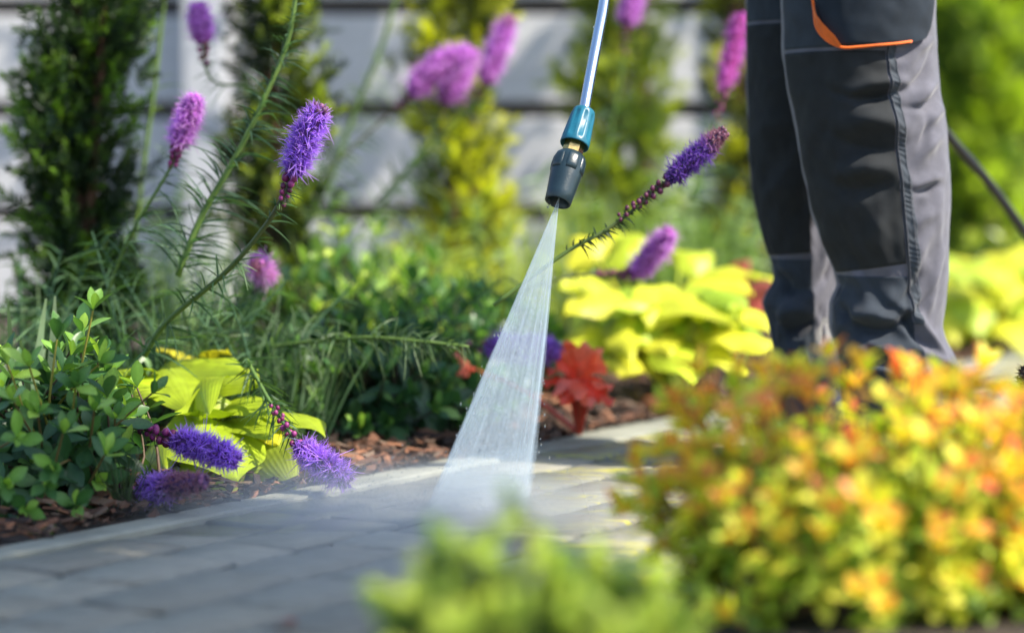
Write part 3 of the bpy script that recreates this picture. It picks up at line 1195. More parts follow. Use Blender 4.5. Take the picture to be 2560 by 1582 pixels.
# in the plane of focus
liatris('sharp purple spike standing upright in the middle left, on a dark leaning stem',
        [D(345, 850, 3.02), D(400, 768, 3.0), D(540, 650, 2.95), D(628, 548, 2.92), D(672, 478, 2.90), D(700, 416, 2.90)], D(767, 258, 2.88), .047, VIO, 1350, 14, 110, .04,
        stemcol=DARK_STEM, budspan=.038, seed=1, sr=.0031, mid=np.array([-.003, 0, 0]), fade_from=.9)
liatris('small bright pink spike on a thin green stem, left of the grey post',
        [D(250, 720, 3.22), D(290, 610, 3.2), D(335, 520, 3.18), D(385, 440, 3.17), D(415, 385, 3.16), D(424, 350, 3.16)], D(468, 234, 3.14), .044, PINK, 1100, 12, 60, .04, seed=2, budspan=.03, budidx=(0, 1, 1))
liatris('blurred pink spike at the top left with its stem hooked below it',
        [D(430, 640, 3.5), D(520, 470, 3.5), D(590, 320, 3.5), D(622, 245, 3.5), D(590, 208, 3.5), D(520, 200, 3.5), D(492, 165, 3.5), D(486, 100, 3.5)], D(472, 12, 3.5), .047, PINK, 700, 9, 60, .05, seed=3, budspan=.035, budidx=(3, 3, 1))
liatris('dark purple spike leaning right beside the trousers, brown at its tip',
        [D(1180, 730, 3.0), D(1345, 608, 3.0), D(1440, 555, 3.0), D(1510, 505, 3.0), D(1560, 458, 3.0), D(1598, 430, 3.0)], D(1732, 314, 3.0), .036, dict(a=(.07, .025, .26), b=(.22, .11, .50), core=(.03, .012, .05)), 1500, 22, 110, .016,
        stemcol=DARK_STEM, seed=5, fade_from=.62, budspan=.08, budr=.0036, budidx=(2,), leaf_from=.2, leafcol=((.02, .045, .02), (.05, .09, .035)))  # petal and leaf colours darkened to stand for shade on this spike
liatris('sharp violet spike lying over the yellow hosta, with a row of dark buds',
        [D(215, 1080, 2.86), D(270, 1030, 2.80), D(330, 1022, 2.76), D(370, 1034, 2.75), D(412, 1052, 2.74)], D(566, 1100, 2.72), .043, VIO, 1450, 15, 26, .02, stemcol=DARK_STEM, seed=10, budspan=.05, budr=.0050, mid=np.array([0, 0, .003]), leaf_from=.4)
liatris('violet spike fading to brown, lying lowest over the soil',
        [D(215, 1150, 2.80), D(265, 1163, 2.74), D(300, 1168, 2.72), D(335, 1176, 2.70)], D(488, 1150, 2.62), .040, VIO, 1400, 4, 40, .035, seed=11, fade_from=.38, mid=np.array([0, 0, .001]))
liatris('violet spike drooping down onto the kerb from a green budded stem',
        [D(590, 860, 3.02), D(625, 925, 2.97), D(660, 985, 2.92), D(690, 1030, 2.88), D(712, 1066, 2.86)], D(830, 1150, 2.82), .040, VIO, 1100, 16, 120, .032, seed=12, budspan=.085, budr=.0034, stemcol=(.05, .12, .05), fil=1.25, budidx=(1, 0))
# farther back and out of focus
liatris('pink spike seen end on, low among the green in the left half',
        [D(500, 820, 3.45), D(560, 740, 3.42), D(610, 690, 3.4), D(640, 660, 3.38)], D(612, 628, 3.22), .046, dict(a=(.40, .09, .50), b=(.80, .45, .78), core=(.4, .12, .2)), 500, 5, 40, .05, seed=9)
liatris('left and lowest of the three clustered pink spikes',
        [D(690, 480, 4.0), D(800, 390, 4.0), D(900, 300, 4.0), D(985, 222, 4.0)], D(1120, 130, 4.0), .066, PINK, 900, 10, 60, .05, seed=13, stemcol=(.12, .06, .05), budspan=.04, mid=np.array([-.004, 0, .012]))
liatris('fattest of the three clustered pink spikes, in their middle',
        [D(860, 560, 4.05), D(960, 430, 4.05), D(1030, 320, 4.05), D(1062, 240, 4.05)], D(1125, 120, 4.05), .066, PINK, 900, 4, 40, .05, seed=14)
liatris('tallest of the three clustered pink spikes, brownish at its top',
        [D(900, 480, 4.1), D(1010, 370, 4.1), D(1110, 270, 4.1), D(1160, 195, 4.1)], D(1218, 44, 4.1), .056, PINK, 1000, 6, 60, .05, seed=15, fade_from=.86)
liatris('pink spike in front of the yellow hosta with buds in a level row',
        [D(1250, 690, 3.55), D(1340, 665, 3.55), D(1430, 655, 3.55), D(1520, 655, 3.55)], D(1600, 556, 3.5), .05, PINK, 900, 16, 30, .03, seed=16, budspan=.06, stemcol=(.12, .07, .04), budidx=(3, 0))
liatris('pink spike cut off by the top edge, just right of the lance',
        [D(1440, 420, 4.1), D(1465, 280, 4.1), D(1488, 150, 4.1), D(1498, 60, 4.1)], D(1520, -60, 4.1), .056, PINK, 800, 8, 40, .05, seed=17, budspan=.05, budidx=(3, 3))
liatris('loose magenta spike at the left edge of the trousers',
        [D(1650, 480, 3.8), D(1690, 360, 3.8), D(1715, 270, 3.8), D(1728, 215, 3.8)], D(1772, 35, 3.8), .046, dict(a=(.42, .05, .46), b=(.75, .30, .72), core=(.3, .03, .2)), 600, 8, 40, .05, seed=18, budspan=.05, budidx=(1, 1))
liatris('pale violet spike seen through the water fan',
        [D(1000, 815, 3.45), D(1080, 820, 3.45), D(1130, 828, 3.45), D(1165, 830, 3.45)], D(1335, 838, 3.42), .055, dict(a=(.24, .09, .5), b=(.5, .3, .8), core=(.1, .03, .12)), 1100, 5, 50, .03, seed=19)
liatris('dark withered spike with a red tip cut off by the right edge of the frame',
        [P(2575, 1180, 2.75), P(2566, 1120, 2.75), P(2563, 1060, 2.75)], P(2562, 915, 2.75), .022, dict(a=(.03, .02, .015), b=(.07, .05, .03), core=(.03, .015, .015)), 500, 6, 20, .01, seed=20, budidx=(3, 0))
# stems whose flowers are above the frame
liatris('thick leafy green stem leaning up to the top edge, without a flower in view',
        [D(425, 660, 3.1), D(480, 520, 3.1), D(560, 380, 3.1), D(630, 240, 3.1), D(690, 90, 3.1), D(712, -60, 3.1)], None, .04, VIO, 0, 0, 230, .055, seed=21, sr=.0034, leafcol=((.03, .075, .045), (.07, .14, .07)))
liatris('slim pale green stem rising to the top edge beside the left evergreen',
        [D(300, 700, 3.7), D(325, 540, 3.7), D(345, 380, 3.7), D(370, 200, 3.7), D(392, 0, 3.7), D(398, -80, 3.7)], None, .04, VIO, 0, 0, 70, .06, seed=22, sr=.0036, leafcol=((.12, .2, .06), (.2, .28, .08)))
liatris('blurred pale green stem in front of the fence left of the pink cluster',
        [D(720, 560, 4.3), D(790, 420, 4.3), D(850, 260, 4.3), D(905, 130, 4.3), D(955, -30, 4.3)], None, .04, VIO, 0, 0, 80, .06, seed=23, sr=.0045, leafcol=((.12, .2, .06), (.2, .28, .08)))
liatris('leafy stem lying level across the dark shrub with leaf tips coloured as sunlit',
        [D(640, 830, 3.25), D(760, 815, 3.2), D(880, 806, 3.15), D(1000, 815, 3.12), D(1120, 828, 3.1)], None, .04, VIO, 0, 0, 170, .05, seed=24, leafcol=((.03, .075, .04), (.16, .24, .10)))  # sun on the leaf tips is put into their colour


def clump(label, px, d, n, hgt, spread, seed, ca, cb, w=.004, leafy=True, name='perennial_clump'):
    """a tuft of thin arching leaves growing from the soil"""
    global rng
    keep = rng
    rng = np.random.RandomState(500 + seed)
    base = P(px, 480, d)
    base[2] = 0.015
    root = thing(name, label, 'plant', base, 'leafy tufts between the flowers')
    b = MB()
    ns = n
    a = rng.uniform(0, 6.28, ns)
    o_ = np.stack([np.cos(a), np.sin(a), np.zeros(ns)], -1)
    bs = base + o_ * (rng.uniform(0, spread * .35, ns))[:, None]
    d_ = o_ * rng.uniform(.05, .65, ns)[:, None] * (spread / hgt * 1.4) + [0, 0, 1]
    strips(b, bs, d_, hgt * rng.uniform(.55, 1.1, ns), np.full(ns, w), rng.normal(0, .15, ns), strip_cols(ca, cb, ns, 6, .35), .18, 6)
    b.build('blades', MAT['softleaf'], root, kind='stuff')
    if leafy:
        st, lv = MB(), MB()
        for i in range(max(6, n // 14)):
            aa = rng.uniform(0, 6.28)
            s0 = base + np.array([math.cos(aa), math.sin(aa), 0]) * spread * .2
            s1 = s0 + np.array([math.cos(aa) * spread * rng.uniform(.1, 1), math.sin(aa) * spread * .6, hgt * rng.uniform(.6, 1.05)])
            pth = smooth_path([s0, (s0 + s1) / 2 + [0, 0, .03], s1], 10)
            tube(st, pth, np.linspace(.0022, .001, 10), ca, 5, False)
            T, N, B = frames(pth)
            m_ = 34
            x = rng.uniform(1.5, 8.99, m_)
            j = x.astype(int)
            p = pth[j] + (pth[j + 1] - pth[j]) * (x - j)[:, None]
            ph = rng.uniform(0, 6.28, m_)
            rad = np.cos(ph)[:, None] * N[j] + np.sin(ph)[:, None] * B[j]
            strips(lv, p, rad + T[j] * .5, rng.uniform(.03, .07, m_), np.full(m_, w * .9), rng.normal(0, .2, m_), strip_cols(ca, cb, m_, 4, .3), .3)
        st.build('stalks', MAT['stem'], root, kind='stuff')
        lv.build('leaves', MAT['softleaf'], root, kind='stuff')
    rng = keep


DG, MG, LG, YG = (.05, .115, .06), (.12, .22, .08), (.30, .42, .13), (.50, .58, .07)
clump('blue green tuft of fine leaves behind the left shrub', 400, 3.25, 80, .28, .16, 1, DG, MG, .0032)
clump('blue green tuft of fine leaves under the sharp upright spike', 560, 3.3, 90, .28, .20, 2, DG, (.10, .18, .07), .0032)
clump('fine leaved tuft behind the yellow hosta, right of its centre', 700, 3.25, 100, .22, .18, 3, DG, (.10, .18, .06), .0034)
clump('dark fine leaved tuft left of the water fan, under the level leafy stem', 880, 3.5, 70, .22, .20, 14, (.035, .09, .045), (.10, .20, .075), .0034)
clump('pale tuft of leaves in front of the fence below the grey post', 470, 4.3, 90, .36, .16, 4, MG, LG, .005)
clump('light green tuft below the pink cluster, left of the golden column', 900, 4.1, 110, .36, .22, 5, MG, LG, .006)
clump('light green tuft right of the golden column, left of the water fan', 1240, 4.5, 110, .34, .2, 6, MG, YG, .006)
clump('yellow green tuft behind the nozzle', 1420, 4.6, 110, .40, .2, 7, MG, YG, .006)
clump('tall light green tuft behind the dark leaning spike', 1620, 4.7, 130, .42, .22, 8, MG, LG, .007)
clump('tall light green tuft at the left edge of the trousers', 1770, 4.6, 120, .40, .18, 9, MG, LG, .007)
clump('yellow green tuft under the golden column', 1120, 4.2, 90, .26, .16, 10, MG, YG, .006)
clump('dark grassy tuft at the left edge beneath the evergreen', 40, 3.4, 80, .26, .14, 11, DG, MG, .004)
clump('broad blue green blades standing behind the left shrub', 70, 3.0, 12, .26, .10, 12, (.06, .11, .07), (.16, .23, .12), .016, False, 'iris_tuft')
clump('thin grassy tuft on the soil under the left shrub', 300, 2.66, 60, .085, .05, 13, (.04, .07, .03), (.12, .17, .08), .0014, False, 'grass_tuft')


# ------------------------------------------------------------------ leafy shrubs
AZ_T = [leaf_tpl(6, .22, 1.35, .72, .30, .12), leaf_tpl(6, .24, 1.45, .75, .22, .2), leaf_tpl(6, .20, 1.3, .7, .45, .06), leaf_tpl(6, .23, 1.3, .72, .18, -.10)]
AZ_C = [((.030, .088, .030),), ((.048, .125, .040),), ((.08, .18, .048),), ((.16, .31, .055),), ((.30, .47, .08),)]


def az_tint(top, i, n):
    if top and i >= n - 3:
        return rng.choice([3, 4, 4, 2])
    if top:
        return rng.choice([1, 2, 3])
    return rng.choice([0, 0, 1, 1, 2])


rng = np.random.RandomState(21)
az = thing('azalea_shrub', 'glossy green shrub with oval leaves at the left edge beside the kerb', 'shrub', G(95, 1290, 0))
ls = LeafSet(AZ_T, AZ_C, MAT['leaf'])
st = MB()
azb = np.array([-.535, 2.80, .0])
expl = [(222, 716, 2.74), (136, 785, 2.72), (362, 915, 2.70), (70, 850, 2.66), (18, 845, 2.70), (236, 845, 2.72), (180, 900, 2.62), (225, 955, 2.62), (275, 975, 2.68), (195, 770, 2.84),
        (40, 1020, 2.58), (250, 1060, 2.60), (110, 1130, 2.56), (85, 1250, 2.55), (180, 1180, 2.58), (285, 1050, 2.72), (15, 1130, 2.56), (150, 1010, 2.60), (90, 960, 2.60), (230, 1125, 2.66), (30, 930, 2.6), (130, 1090, 2.55), (60, 1190, 2.56)]
for (x, y, d) in expl:
    tip = D(x, y + 26, d)
    b0 = azb + [rng.normal(0, .04), rng.normal(0, .03), .02]
    if y < 800:
        b0 = tip + np.array([-.035 + rng.normal(0, .015), .03, -.13])
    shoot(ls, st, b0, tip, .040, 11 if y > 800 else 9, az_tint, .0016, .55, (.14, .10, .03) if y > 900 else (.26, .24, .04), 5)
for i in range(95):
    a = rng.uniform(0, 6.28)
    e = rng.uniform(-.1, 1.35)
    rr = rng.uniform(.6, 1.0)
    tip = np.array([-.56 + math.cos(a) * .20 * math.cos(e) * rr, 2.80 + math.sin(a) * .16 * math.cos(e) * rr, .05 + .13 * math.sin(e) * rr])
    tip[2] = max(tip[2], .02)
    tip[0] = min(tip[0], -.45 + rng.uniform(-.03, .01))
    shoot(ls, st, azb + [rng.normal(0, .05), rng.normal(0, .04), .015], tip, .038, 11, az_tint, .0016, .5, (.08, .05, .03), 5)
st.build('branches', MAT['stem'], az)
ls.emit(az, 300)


def shrub(label, px, d, rx, ry, h, nsh, L, cols, tint, nobj, seed, name='shrub', per=11, cat='shrub', group='low green shrubs in the bed', sc=(.06, .05, .03), tpls=AZ_T, zc=.04, mat='leaf', span=.5, rosette=5, open_=1.0, wid=1.0, emin=-.1):
    global rng
    rng = np.random.RandomState(700 + seed)
    base = P(px, 480, d)
    base[2] = 0.0
    root = thing(name, label, cat, base, group)
    ls = LeafSet(tpls, cols, MAT[mat])
    st = MB()
    for i in range(nsh):
        a = rng.uniform(0, 6.28)
        e = math.asin(rng.uniform(math.sin(emin), 1))
        rr = rng.uniform(.72, 1.03)
        tip = base + [math.cos(a) * rx * math.cos(e) * rr, math.sin(a) * ry * math.cos(e) * rr, zc + (h - zc) * math.sin(e) * rr]
        tip[2] = max(tip[2], .02)
        b0 = base + [math.cos(a) * rx * .25, math.sin(a) * ry * .25, zc * .4]
        shoot(ls, st, b0, tip, L, per, tint, .0018, span, sc, rosette, wid, open_)
    st.build('branches', MAT['stem'], root)
    ls.emit(root, nobj)
    return root


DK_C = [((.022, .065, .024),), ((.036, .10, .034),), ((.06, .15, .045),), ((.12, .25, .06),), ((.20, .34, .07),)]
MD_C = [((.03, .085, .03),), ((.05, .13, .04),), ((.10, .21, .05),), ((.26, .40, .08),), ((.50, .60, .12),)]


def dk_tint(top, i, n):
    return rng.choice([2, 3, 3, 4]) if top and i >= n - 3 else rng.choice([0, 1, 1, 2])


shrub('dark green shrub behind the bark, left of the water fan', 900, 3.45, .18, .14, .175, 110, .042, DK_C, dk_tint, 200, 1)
shrub('green shrub left of the water fan near the hosta and bark', 1070, 3.7, .15, .14, .23, 90, .044, DK_C, dk_tint, 160, 2)
shrub('taller green shrub under the golden column', 960, 4.0, .19, .16, .29, 80, .05, MD_C, az_tint, 160, 3)
shrub('green shrub just above the fine tufts in the left half', 790, 3.8, .16, .14, .26, 70, .045, MD_C, az_tint, 120, 4)
shrub('small dark shrub beneath the left evergreen column', 250, 3.25, .14, .12, .14, 50, .04, DK_C, dk_tint, 80, 5)
shrub('low green shrub behind the water fan beneath the pale violet spike', 1230, 4.0, .12, .12, .20, 50, .045, DK_C, dk_tint, 80, 6)
shrub('green shrub left of the trousers above the yellow hosta', 1700, 5.0, .20, .15, .30, 60, .055, [((.05, .11, .03),), ((.08, .16, .04),), ((.13, .23, .05),), ((.18, .28, .05),), ((.24, .34, .06),)], az_tint, 80, 7)
shrub('yellow green shrub with small leaves above the hosta at the right edge', 2560, 6.3, .30, .2, .26, 80, .06, [((.10, .16, .03),), ((.16, .24, .03),), ((.24, .32, .04),), ((.34, .40, .04),), ((.42, .46, .05),)], az_tint, 100, 8)

# spirea in front: yellow green with orange red young leaves
SP_T = [leaf_tpl(6, .24, .9, .8, .25, .15), leaf_tpl(6, .27, 1.0, .75, .2, .25), leaf_tpl(6, .22, 1.0, .8, .4, .0)]
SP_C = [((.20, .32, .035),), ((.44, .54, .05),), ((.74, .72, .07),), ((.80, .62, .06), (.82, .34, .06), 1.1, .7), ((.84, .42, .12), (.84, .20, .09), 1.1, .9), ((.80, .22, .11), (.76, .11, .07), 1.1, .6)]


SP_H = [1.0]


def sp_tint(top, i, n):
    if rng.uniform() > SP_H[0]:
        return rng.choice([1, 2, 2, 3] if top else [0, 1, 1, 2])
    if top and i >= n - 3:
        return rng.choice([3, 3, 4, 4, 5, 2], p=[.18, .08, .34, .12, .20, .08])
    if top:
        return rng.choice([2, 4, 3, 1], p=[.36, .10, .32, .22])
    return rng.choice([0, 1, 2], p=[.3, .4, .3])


rng = np.random.RandomState(31)
spb = np.array([.302, 2.02, 0.0])
sp_root = thing('spirea_bush', 'blurred yellow green bush with orange red young leaves in front of the trousers', 'shrub', spb)
ls = LeafSet(SP_T, SP_C, MAT['softleaf'])
st = MB()
for i in range(430):
    lobe = i % 4 == 3
    ctr = spb + ([.20, .02, 0] if lobe else [0, 0, 0])
    a = rng.uniform(0, 6.28)
    e = math.asin(rng.uniform(-.05, 1))
    rr = rng.uniform(.84, 1.02)
    hx = (.15 if lobe else .206) * math.cos(e) ** .5
    hz = .118 if lobe else .172
    tip = ctr + [math.cos(a) * hx * rr, math.sin(a) * .19 * math.cos(e) ** .5 * rr, .04 + hz * math.sin(e) ** .8 * rr if e > 0 else .03]
    tip[2] += rng.uniform(-.008, .012)
    b0 = ctr + [math.cos(a) * .06, math.sin(a) * .05, .02]
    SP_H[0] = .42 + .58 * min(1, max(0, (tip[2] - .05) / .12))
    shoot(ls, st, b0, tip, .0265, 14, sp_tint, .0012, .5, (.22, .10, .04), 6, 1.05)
st.build('branches', MAT['stem'], sp_root)
ls.emit(sp_root, 300)

# ------------------------------------------------------------------ hostas


def hosta_leaf(root, base, tip, nh, W, bend=.02, cup=.15, wave=.003, col=(.42, .50, .04), seed=0, stalk=None, fold=0.0, n=14, m=11, shape=.62, twist=0.0, hole=False):
    r = np.random.RandomState(seed)
    base, tip, nh = np.asarray(base, float), np.asarray(tip, float), nrm(nh)
    ctl = (base + tip) / 2 + nh * bend
    t = np.linspace(0, 1, n)[:, None]
    pth = (1 - t) ** 2 * base + 2 * t * (1 - t) * ctl + t * t * tip
    T = nrm(np.gradient(pth, axis=0))
    s = np.linspace(-1, 1, m)
    ph = r.uniform(0, 6.28)
    V, C = [], []
    for i in range(n):
        tt = t[i, 0]
        Nn = nrm(nh - T[i] * np.dot(nh, T[i]))
        Bn = np.cross(T[i], Nn)
        a = twist * (tt - .3)
        Nn, Bn = Nn * math.cos(a) + Bn * math.sin(a), Bn * math.cos(a) - Nn * math.sin(a)
        hw = max(.0008, W * math.sin(math.pi * min(.9995, max(.03, tt)) ** shape) ** .75 * (1 - .45 * max(0, (tt - .55) / .45) ** 1.5))
        for j in range(m):
            ss = s[j]
            off = cup * hw * ss * ss - fold * hw * abs(ss) + wave * math.sin(tt * 9 + ph + (2 if ss > 0 else 0)) * ss * ss
            off += .0004 * math.cos(ss * math.pi * 4.5) * math.sin(math.pi * tt)
            back = -.18 * hw * max(0, abs(ss) - .2) * (1 - tt) ** 2
            V.append(pth[i] + Bn * ss * hw * (1 - .1 * cup * ss * ss) + Nn * off + T[i] * back)
            cc_ = np.array(col) * (1 + .10 * (abs(ss) < .05)) * (1 + .12 * r.normal())**.5
            if hole and r.uniform() < 0:
                cc_ = cc_ * .3
            C.append((*cc_, .5 + .5 * ss))
    b = MB()
    b.add(V, grid_faces(n, m), None, np.array(C))
    if stalk is not None:
        c2 = (np.asarray(stalk) + base) / 2 + [0, 0, .015]
        tube(b, smooth_path([stalk, c2, base + T[0] * .004 - nh * .001], 8), np.linspace(.0042, .0028, 8), np.array(col) * .8, 7, False)
    return b.build('leaf', MAT['hosta'], root)


HC = (.33, .43, .022)
HSUN = (.66, .60, .04)  # yellow brightened to stand for direct sun on single leaves
crown = D(500, 1125, 3.08)
crown[2] = .015
h1 = thing('hosta_plant', 'in focus hosta with yellow green leaves beside the kerb on the left', 'plant', crown, 'yellow hostas')
UPV = np.array([0, 0, 1.0])
TO = np.array([0, -1.0, 0])
hl = [  # base, tip (display px + depth), normal, half width, bend, cup, colour
    (D(395, 870, 3.18), D(588, 888, 3.05), (.0, -.55, .85), .033, .016, -.35, HC, 0),
    (D(470, 862, 3.24), D(540, 838, 3.12), (.05, -.2, 1), .026, .01, -.2, HSUN, 0),
    (D(440, 845, 3.26), D(370, 842, 3.22), (.0, -.3, 1), .022, .008, -.2, HSUN, 0),
    (D(410, 905, 3.10), D(238, 958, 2.98), (-.25, -.75, .65), .034, .02, -.2, HC, 0),
    (D(330, 880, 3.12), D(270, 905, 3.02), (-.2, -.6, .8), .030, .012, -.2, HC, .3),
    (D(405, 880, 3.12), D(455, 985, 2.98), (.25, -.9, .5), .040, .022, -.25, HC, 0),
    (D(500, 900, 3.10), D(622, 920, 3.03), (.15, -.75, .7), .030, .022, -.4, HC, .2),
    (D(485, 905, 3.06), D(500, 990, 2.90), (-.55, -.7, .6), .027, .018, -.45, HC, .6),
    (D(560, 985, 3.02), D(418, 985, 2.95), (.0, -.5, .8), .026, -.012, .75, HC, 0),
    (D(430, 985, 3.02), D(395, 1125, 2.90), (-.35, -.9, .25), .038, .026, -.35, HC, 0),
    (D(480, 1000, 3.00), D(570, 1150, 2.85), (.35, -.9, .35), .050, .026, -.25, (.34, .45, .024), 0),
    (D(545, 960, 3.04), D(648, 985, 2.96), (.1, -.6, .8), .028, .014, -.25, HC, 0),
    (D(560, 1000, 3.03), D(650, 1045, 2.93), (.3, -.75, .6), .030, .016, -.2, HC, 0),
    (D(655, 985, 3.05), D(776, 1045, 2.96), (.45, -.45, .8), .030, .028, -.30, HC, 0),
    (D(610, 1020, 3.03), D(665, 1062, 2.95), (.2, -.6, .8), .022, .012, -.1, HSUN, 0),
    (D(630, 1060, 2.98), D(705, 1172, 2.88), (-.35, -.9, .4), .030, .018, -.2, (.34, .42, .05), 0),
    (D(455, 1100, 2.98), D(420, 1165, 2.88), (-.1, -.95, .3), .034, .012, -.2, (.33, .42, .04), 0),
    (D(500, 1120, 2.94), D(585, 1182, 2.86), (.0, -.8, .6), .026, .008, .1, (.36, .42, .05), .4),
    (D(560, 1095, 3.0), D(615, 1130, 2.92), (.3, -.8, .5), .030, .012, -.2, (.28, .36, .04), 0),
]
for i, (b_, t_, nh, W, bd, cup, c_, tw) in enumerate(hl):
    hosta_leaf(h1, b_, t_, nh, W * 1.22, bd, cup, .004, c_, 60 + i, crown + [0, 0, 0], twist=tw)

# the big blurred hosta beside the trousers
crown2 = D(1600, 905, 3.95)
crown2[2] = .02
h2 = thing('hosta_plant', 'big blurred hosta with glaring yellow leaves left of the trousers', 'plant', crown2, 'yellow hostas')
HB = (.72, .70, .05)
hl2 = [
    (1500, 700, 4.0, 1345, 760, 3.9, (-.2, -.5, .9), .045), (1560, 690, 4.0, 1750, 770, 3.85, (.3, -.55, .9), .065), (1640, 680, 4.1, 1800, 700, 4.0, (.2, -.6, .8), .05),
    (1600, 800, 3.95, 1650, 930, 3.78, (.1, -.8, .6), .046), (1720, 790, 3.9, 1840, 850, 3.8, (.4, -.6, .7), .048), (1660, 660, 4.15, 1855, 672, 4.05, (.1, -.5, .9), .036),
    (1480, 760, 3.95, 1510, 870, 3.85, (-.2, -.9, .4), .032), (1520, 640, 4.1, 1480, 560, 4.2, (-.1, -.7, .7), .045), (1430, 620, 4.15, 1360, 580, 4.2, (-.2, -.6, .8), .045),
    (1450, 680, 4.05, 1340, 690, 4.0, (-.1, -.6, .8), .04), (1690, 840, 3.9, 1780, 900, 3.8, (.4, -.7, .6), .045), (1580, 720, 3.98, 1470, 740, 3.86, (-.1, -.5, .9), .03),
    (1550, 770, 4.0, 1600, 850, 3.85, (.1, -.85, .5), .05), (1430, 780, 3.98, 1350, 870, 3.88, (-.3, -.8, .5), .045), (1780, 740, 3.95, 1842, 800, 3.87, (.5, -.4, .8), .042),
    (1620, 640, 4.15, 1700, 610, 4.2, (.1, -.6, .8), .045), (1520, 850, 3.92, 1480, 900, 3.85, (-.2, -.9, .4), .04),
    (1600, 680, 4.0, 1545, 790, 3.88, (.1, -.9, .4), .045), (1460, 600, 4.2, 1530, 570, 4.25, (.1, -.5, .8), .045)]
for i, (x0, y0, d0, x1, y1, d1, nh, W) in enumerate(hl2):
    hosta_leaf(h2, D(x0, y0, d0), D(x1, y1, d1), nh, W, .030, -.38, .008, [HB, (.62, .66, .045), (.70, .70, .05), (.46, .56, .035)][i % 4], 160 + i, crown2, twist=rng.uniform(-.5, .5))
r4 = np.random.RandomState(78)
for i in range(22):
    a = r4.uniform(-.2, 3.34)
    x0, y0 = 1600 + math.cos(a) * 90 + r4.normal(0, 30), r4.uniform(680, 800)
    x1, y1 = x0 + math.cos(a) * 95, min(905, y0 + 45 + 70 * abs(math.sin(a)))
    d0 = r4.uniform(3.95, 4.15)
    hosta_leaf(h2, D(x0, y0, d0), D(x1, y1, d0 - .1), (math.cos(a) * .4, -.7, .6), r4.uniform(.03, .045), .03, -.4, .008, [(.30, .44, .03), (.40, .52, .035), (.62, .64, .05)][i % 3], 190 + i, crown2, twist=r4.uniform(-.5, .5))

crown3 = P(2520, 850, 5.6)
crown3[2] = .02
h3 = thing('hosta_plant', 'distant blurred yellow hosta at the right edge beyond the hose', 'plant', crown3, 'yellow hostas')
r3 = np.random.RandomState(77)
for i in range(34):
    x0, y0 = r3.uniform(2330, 2640), r3.uniform(600, 800)
    a = r3.uniform(-.4, 3.5)
    x1, y1 = x0 + math.cos(a) * 110, min(905, y0 + abs(math.sin(a)) * 90 + 20)
    d0 = r3.uniform(5.3, 5.9)
    hosta_leaf(h3, D(x0 / S, y0 / S, d0), D(x1 / S, y1 / S, d0 - .1), (math.cos(a) * .3, -.6, .75), r3.uniform(.04, .06), .03, -.25, .006, (.66, .66, .05) if i % 3 else (.42, .54, .05), 260 + i, crown3)


# coral red leaved plants
def red_plant(label, cpos, leaves, cols):
    root = thing('red_leaf_plant', label, 'plant', cpos, 'coral red leaved plants')
    for i, (x0, y0, d0, x1, y1, d1, nh, W) in enumerate(leaves):
        hosta_leaf(root, D(x0, y0, d0), D(x1, y1, d1), nh, W * .86, .016, -.3, .005, cols[i % len(cols)], 360 + i, cpos, n=10, m=9)


c_ = D(1385, 960, 3.45)
c_[2] = .015
red_plant('coral red leaved plant at the foot of the hosta beside the water fan', c_, [
    (1385, 900, 3.45, 1330, 865, 3.4, (-.2, -.8, .5), .022), (1390, 890, 3.45, 1395, 815, 3.42, (.1, -.9, .4), .022), (1395, 890, 3.45, 1450, 885, 3.4, (.2, -.8, .5), .024),
    (1400, 900, 3.43, 1435, 960, 3.36, (.2, -.9, .3), .026), (1385, 905, 3.43, 1320, 945, 3.36, (-.2, -.8, .5), .015), (1380, 880, 3.44, 1340, 840, 3.42, (-.1, -.9, .4), .02),
    (1340, 900, 3.44, 1305, 930, 3.4, (-.3, -.8, .5), .02), (1120, 880, 3.6, 1090, 850, 3.55, (-.1, -.9, .4), .022), (1420, 910, 3.42, 1455, 930, 3.36, (.3, -.8, .4), .02),
    (1375, 925, 3.42, 1340, 968, 3.34, (-.2, -.9, .4), .018), (1400, 925, 3.42, 1410, 975, 3.34, (.1, -.9, .4), .018), (1390, 915, 3.4, 1375, 958, 3.33, (0, -.9, .4), .016), (1350, 880, 3.46, 1312, 895, 3.4, (-.3, -.8, .5), .017),
    (1410, 870, 3.46, 1442, 842, 3.42, (.2, -.9, .4), .016), (1365, 860, 3.46, 1352, 812, 3.44, (-.1, -.9, .4), .016), (1425, 935, 3.4, 1462, 968, 3.34, (.3, -.8, .4), .016)],
    [(.92, .11, .06), (.92, .22, .15), (.92, .15, .07)])
c_ = D(1760, 860, 4.45)
c_[2] = .015
red_plant('pinkish red leaved plant between the hosta and the trousers', c_, [
    (1740, 720, 4.4, 1860, 680, 4.3, (.1, -.9, .5), .030), (1730, 700, 4.42, 1690, 690, 4.36, (-.1, -.9, .4), .026), (1750, 730, 4.4, 1850, 735, 4.3, (.2, -.9, .4), .030),
    (1740, 690, 4.45, 1790, 620, 4.42, (.1, -.9, .4), .026), (1770, 760, 4.4, 1845, 765, 4.3, (.2, -.9, .4), .026)],
    [(.60, .15, .13), (.55, .06, .05), (.50, .13, .11)])

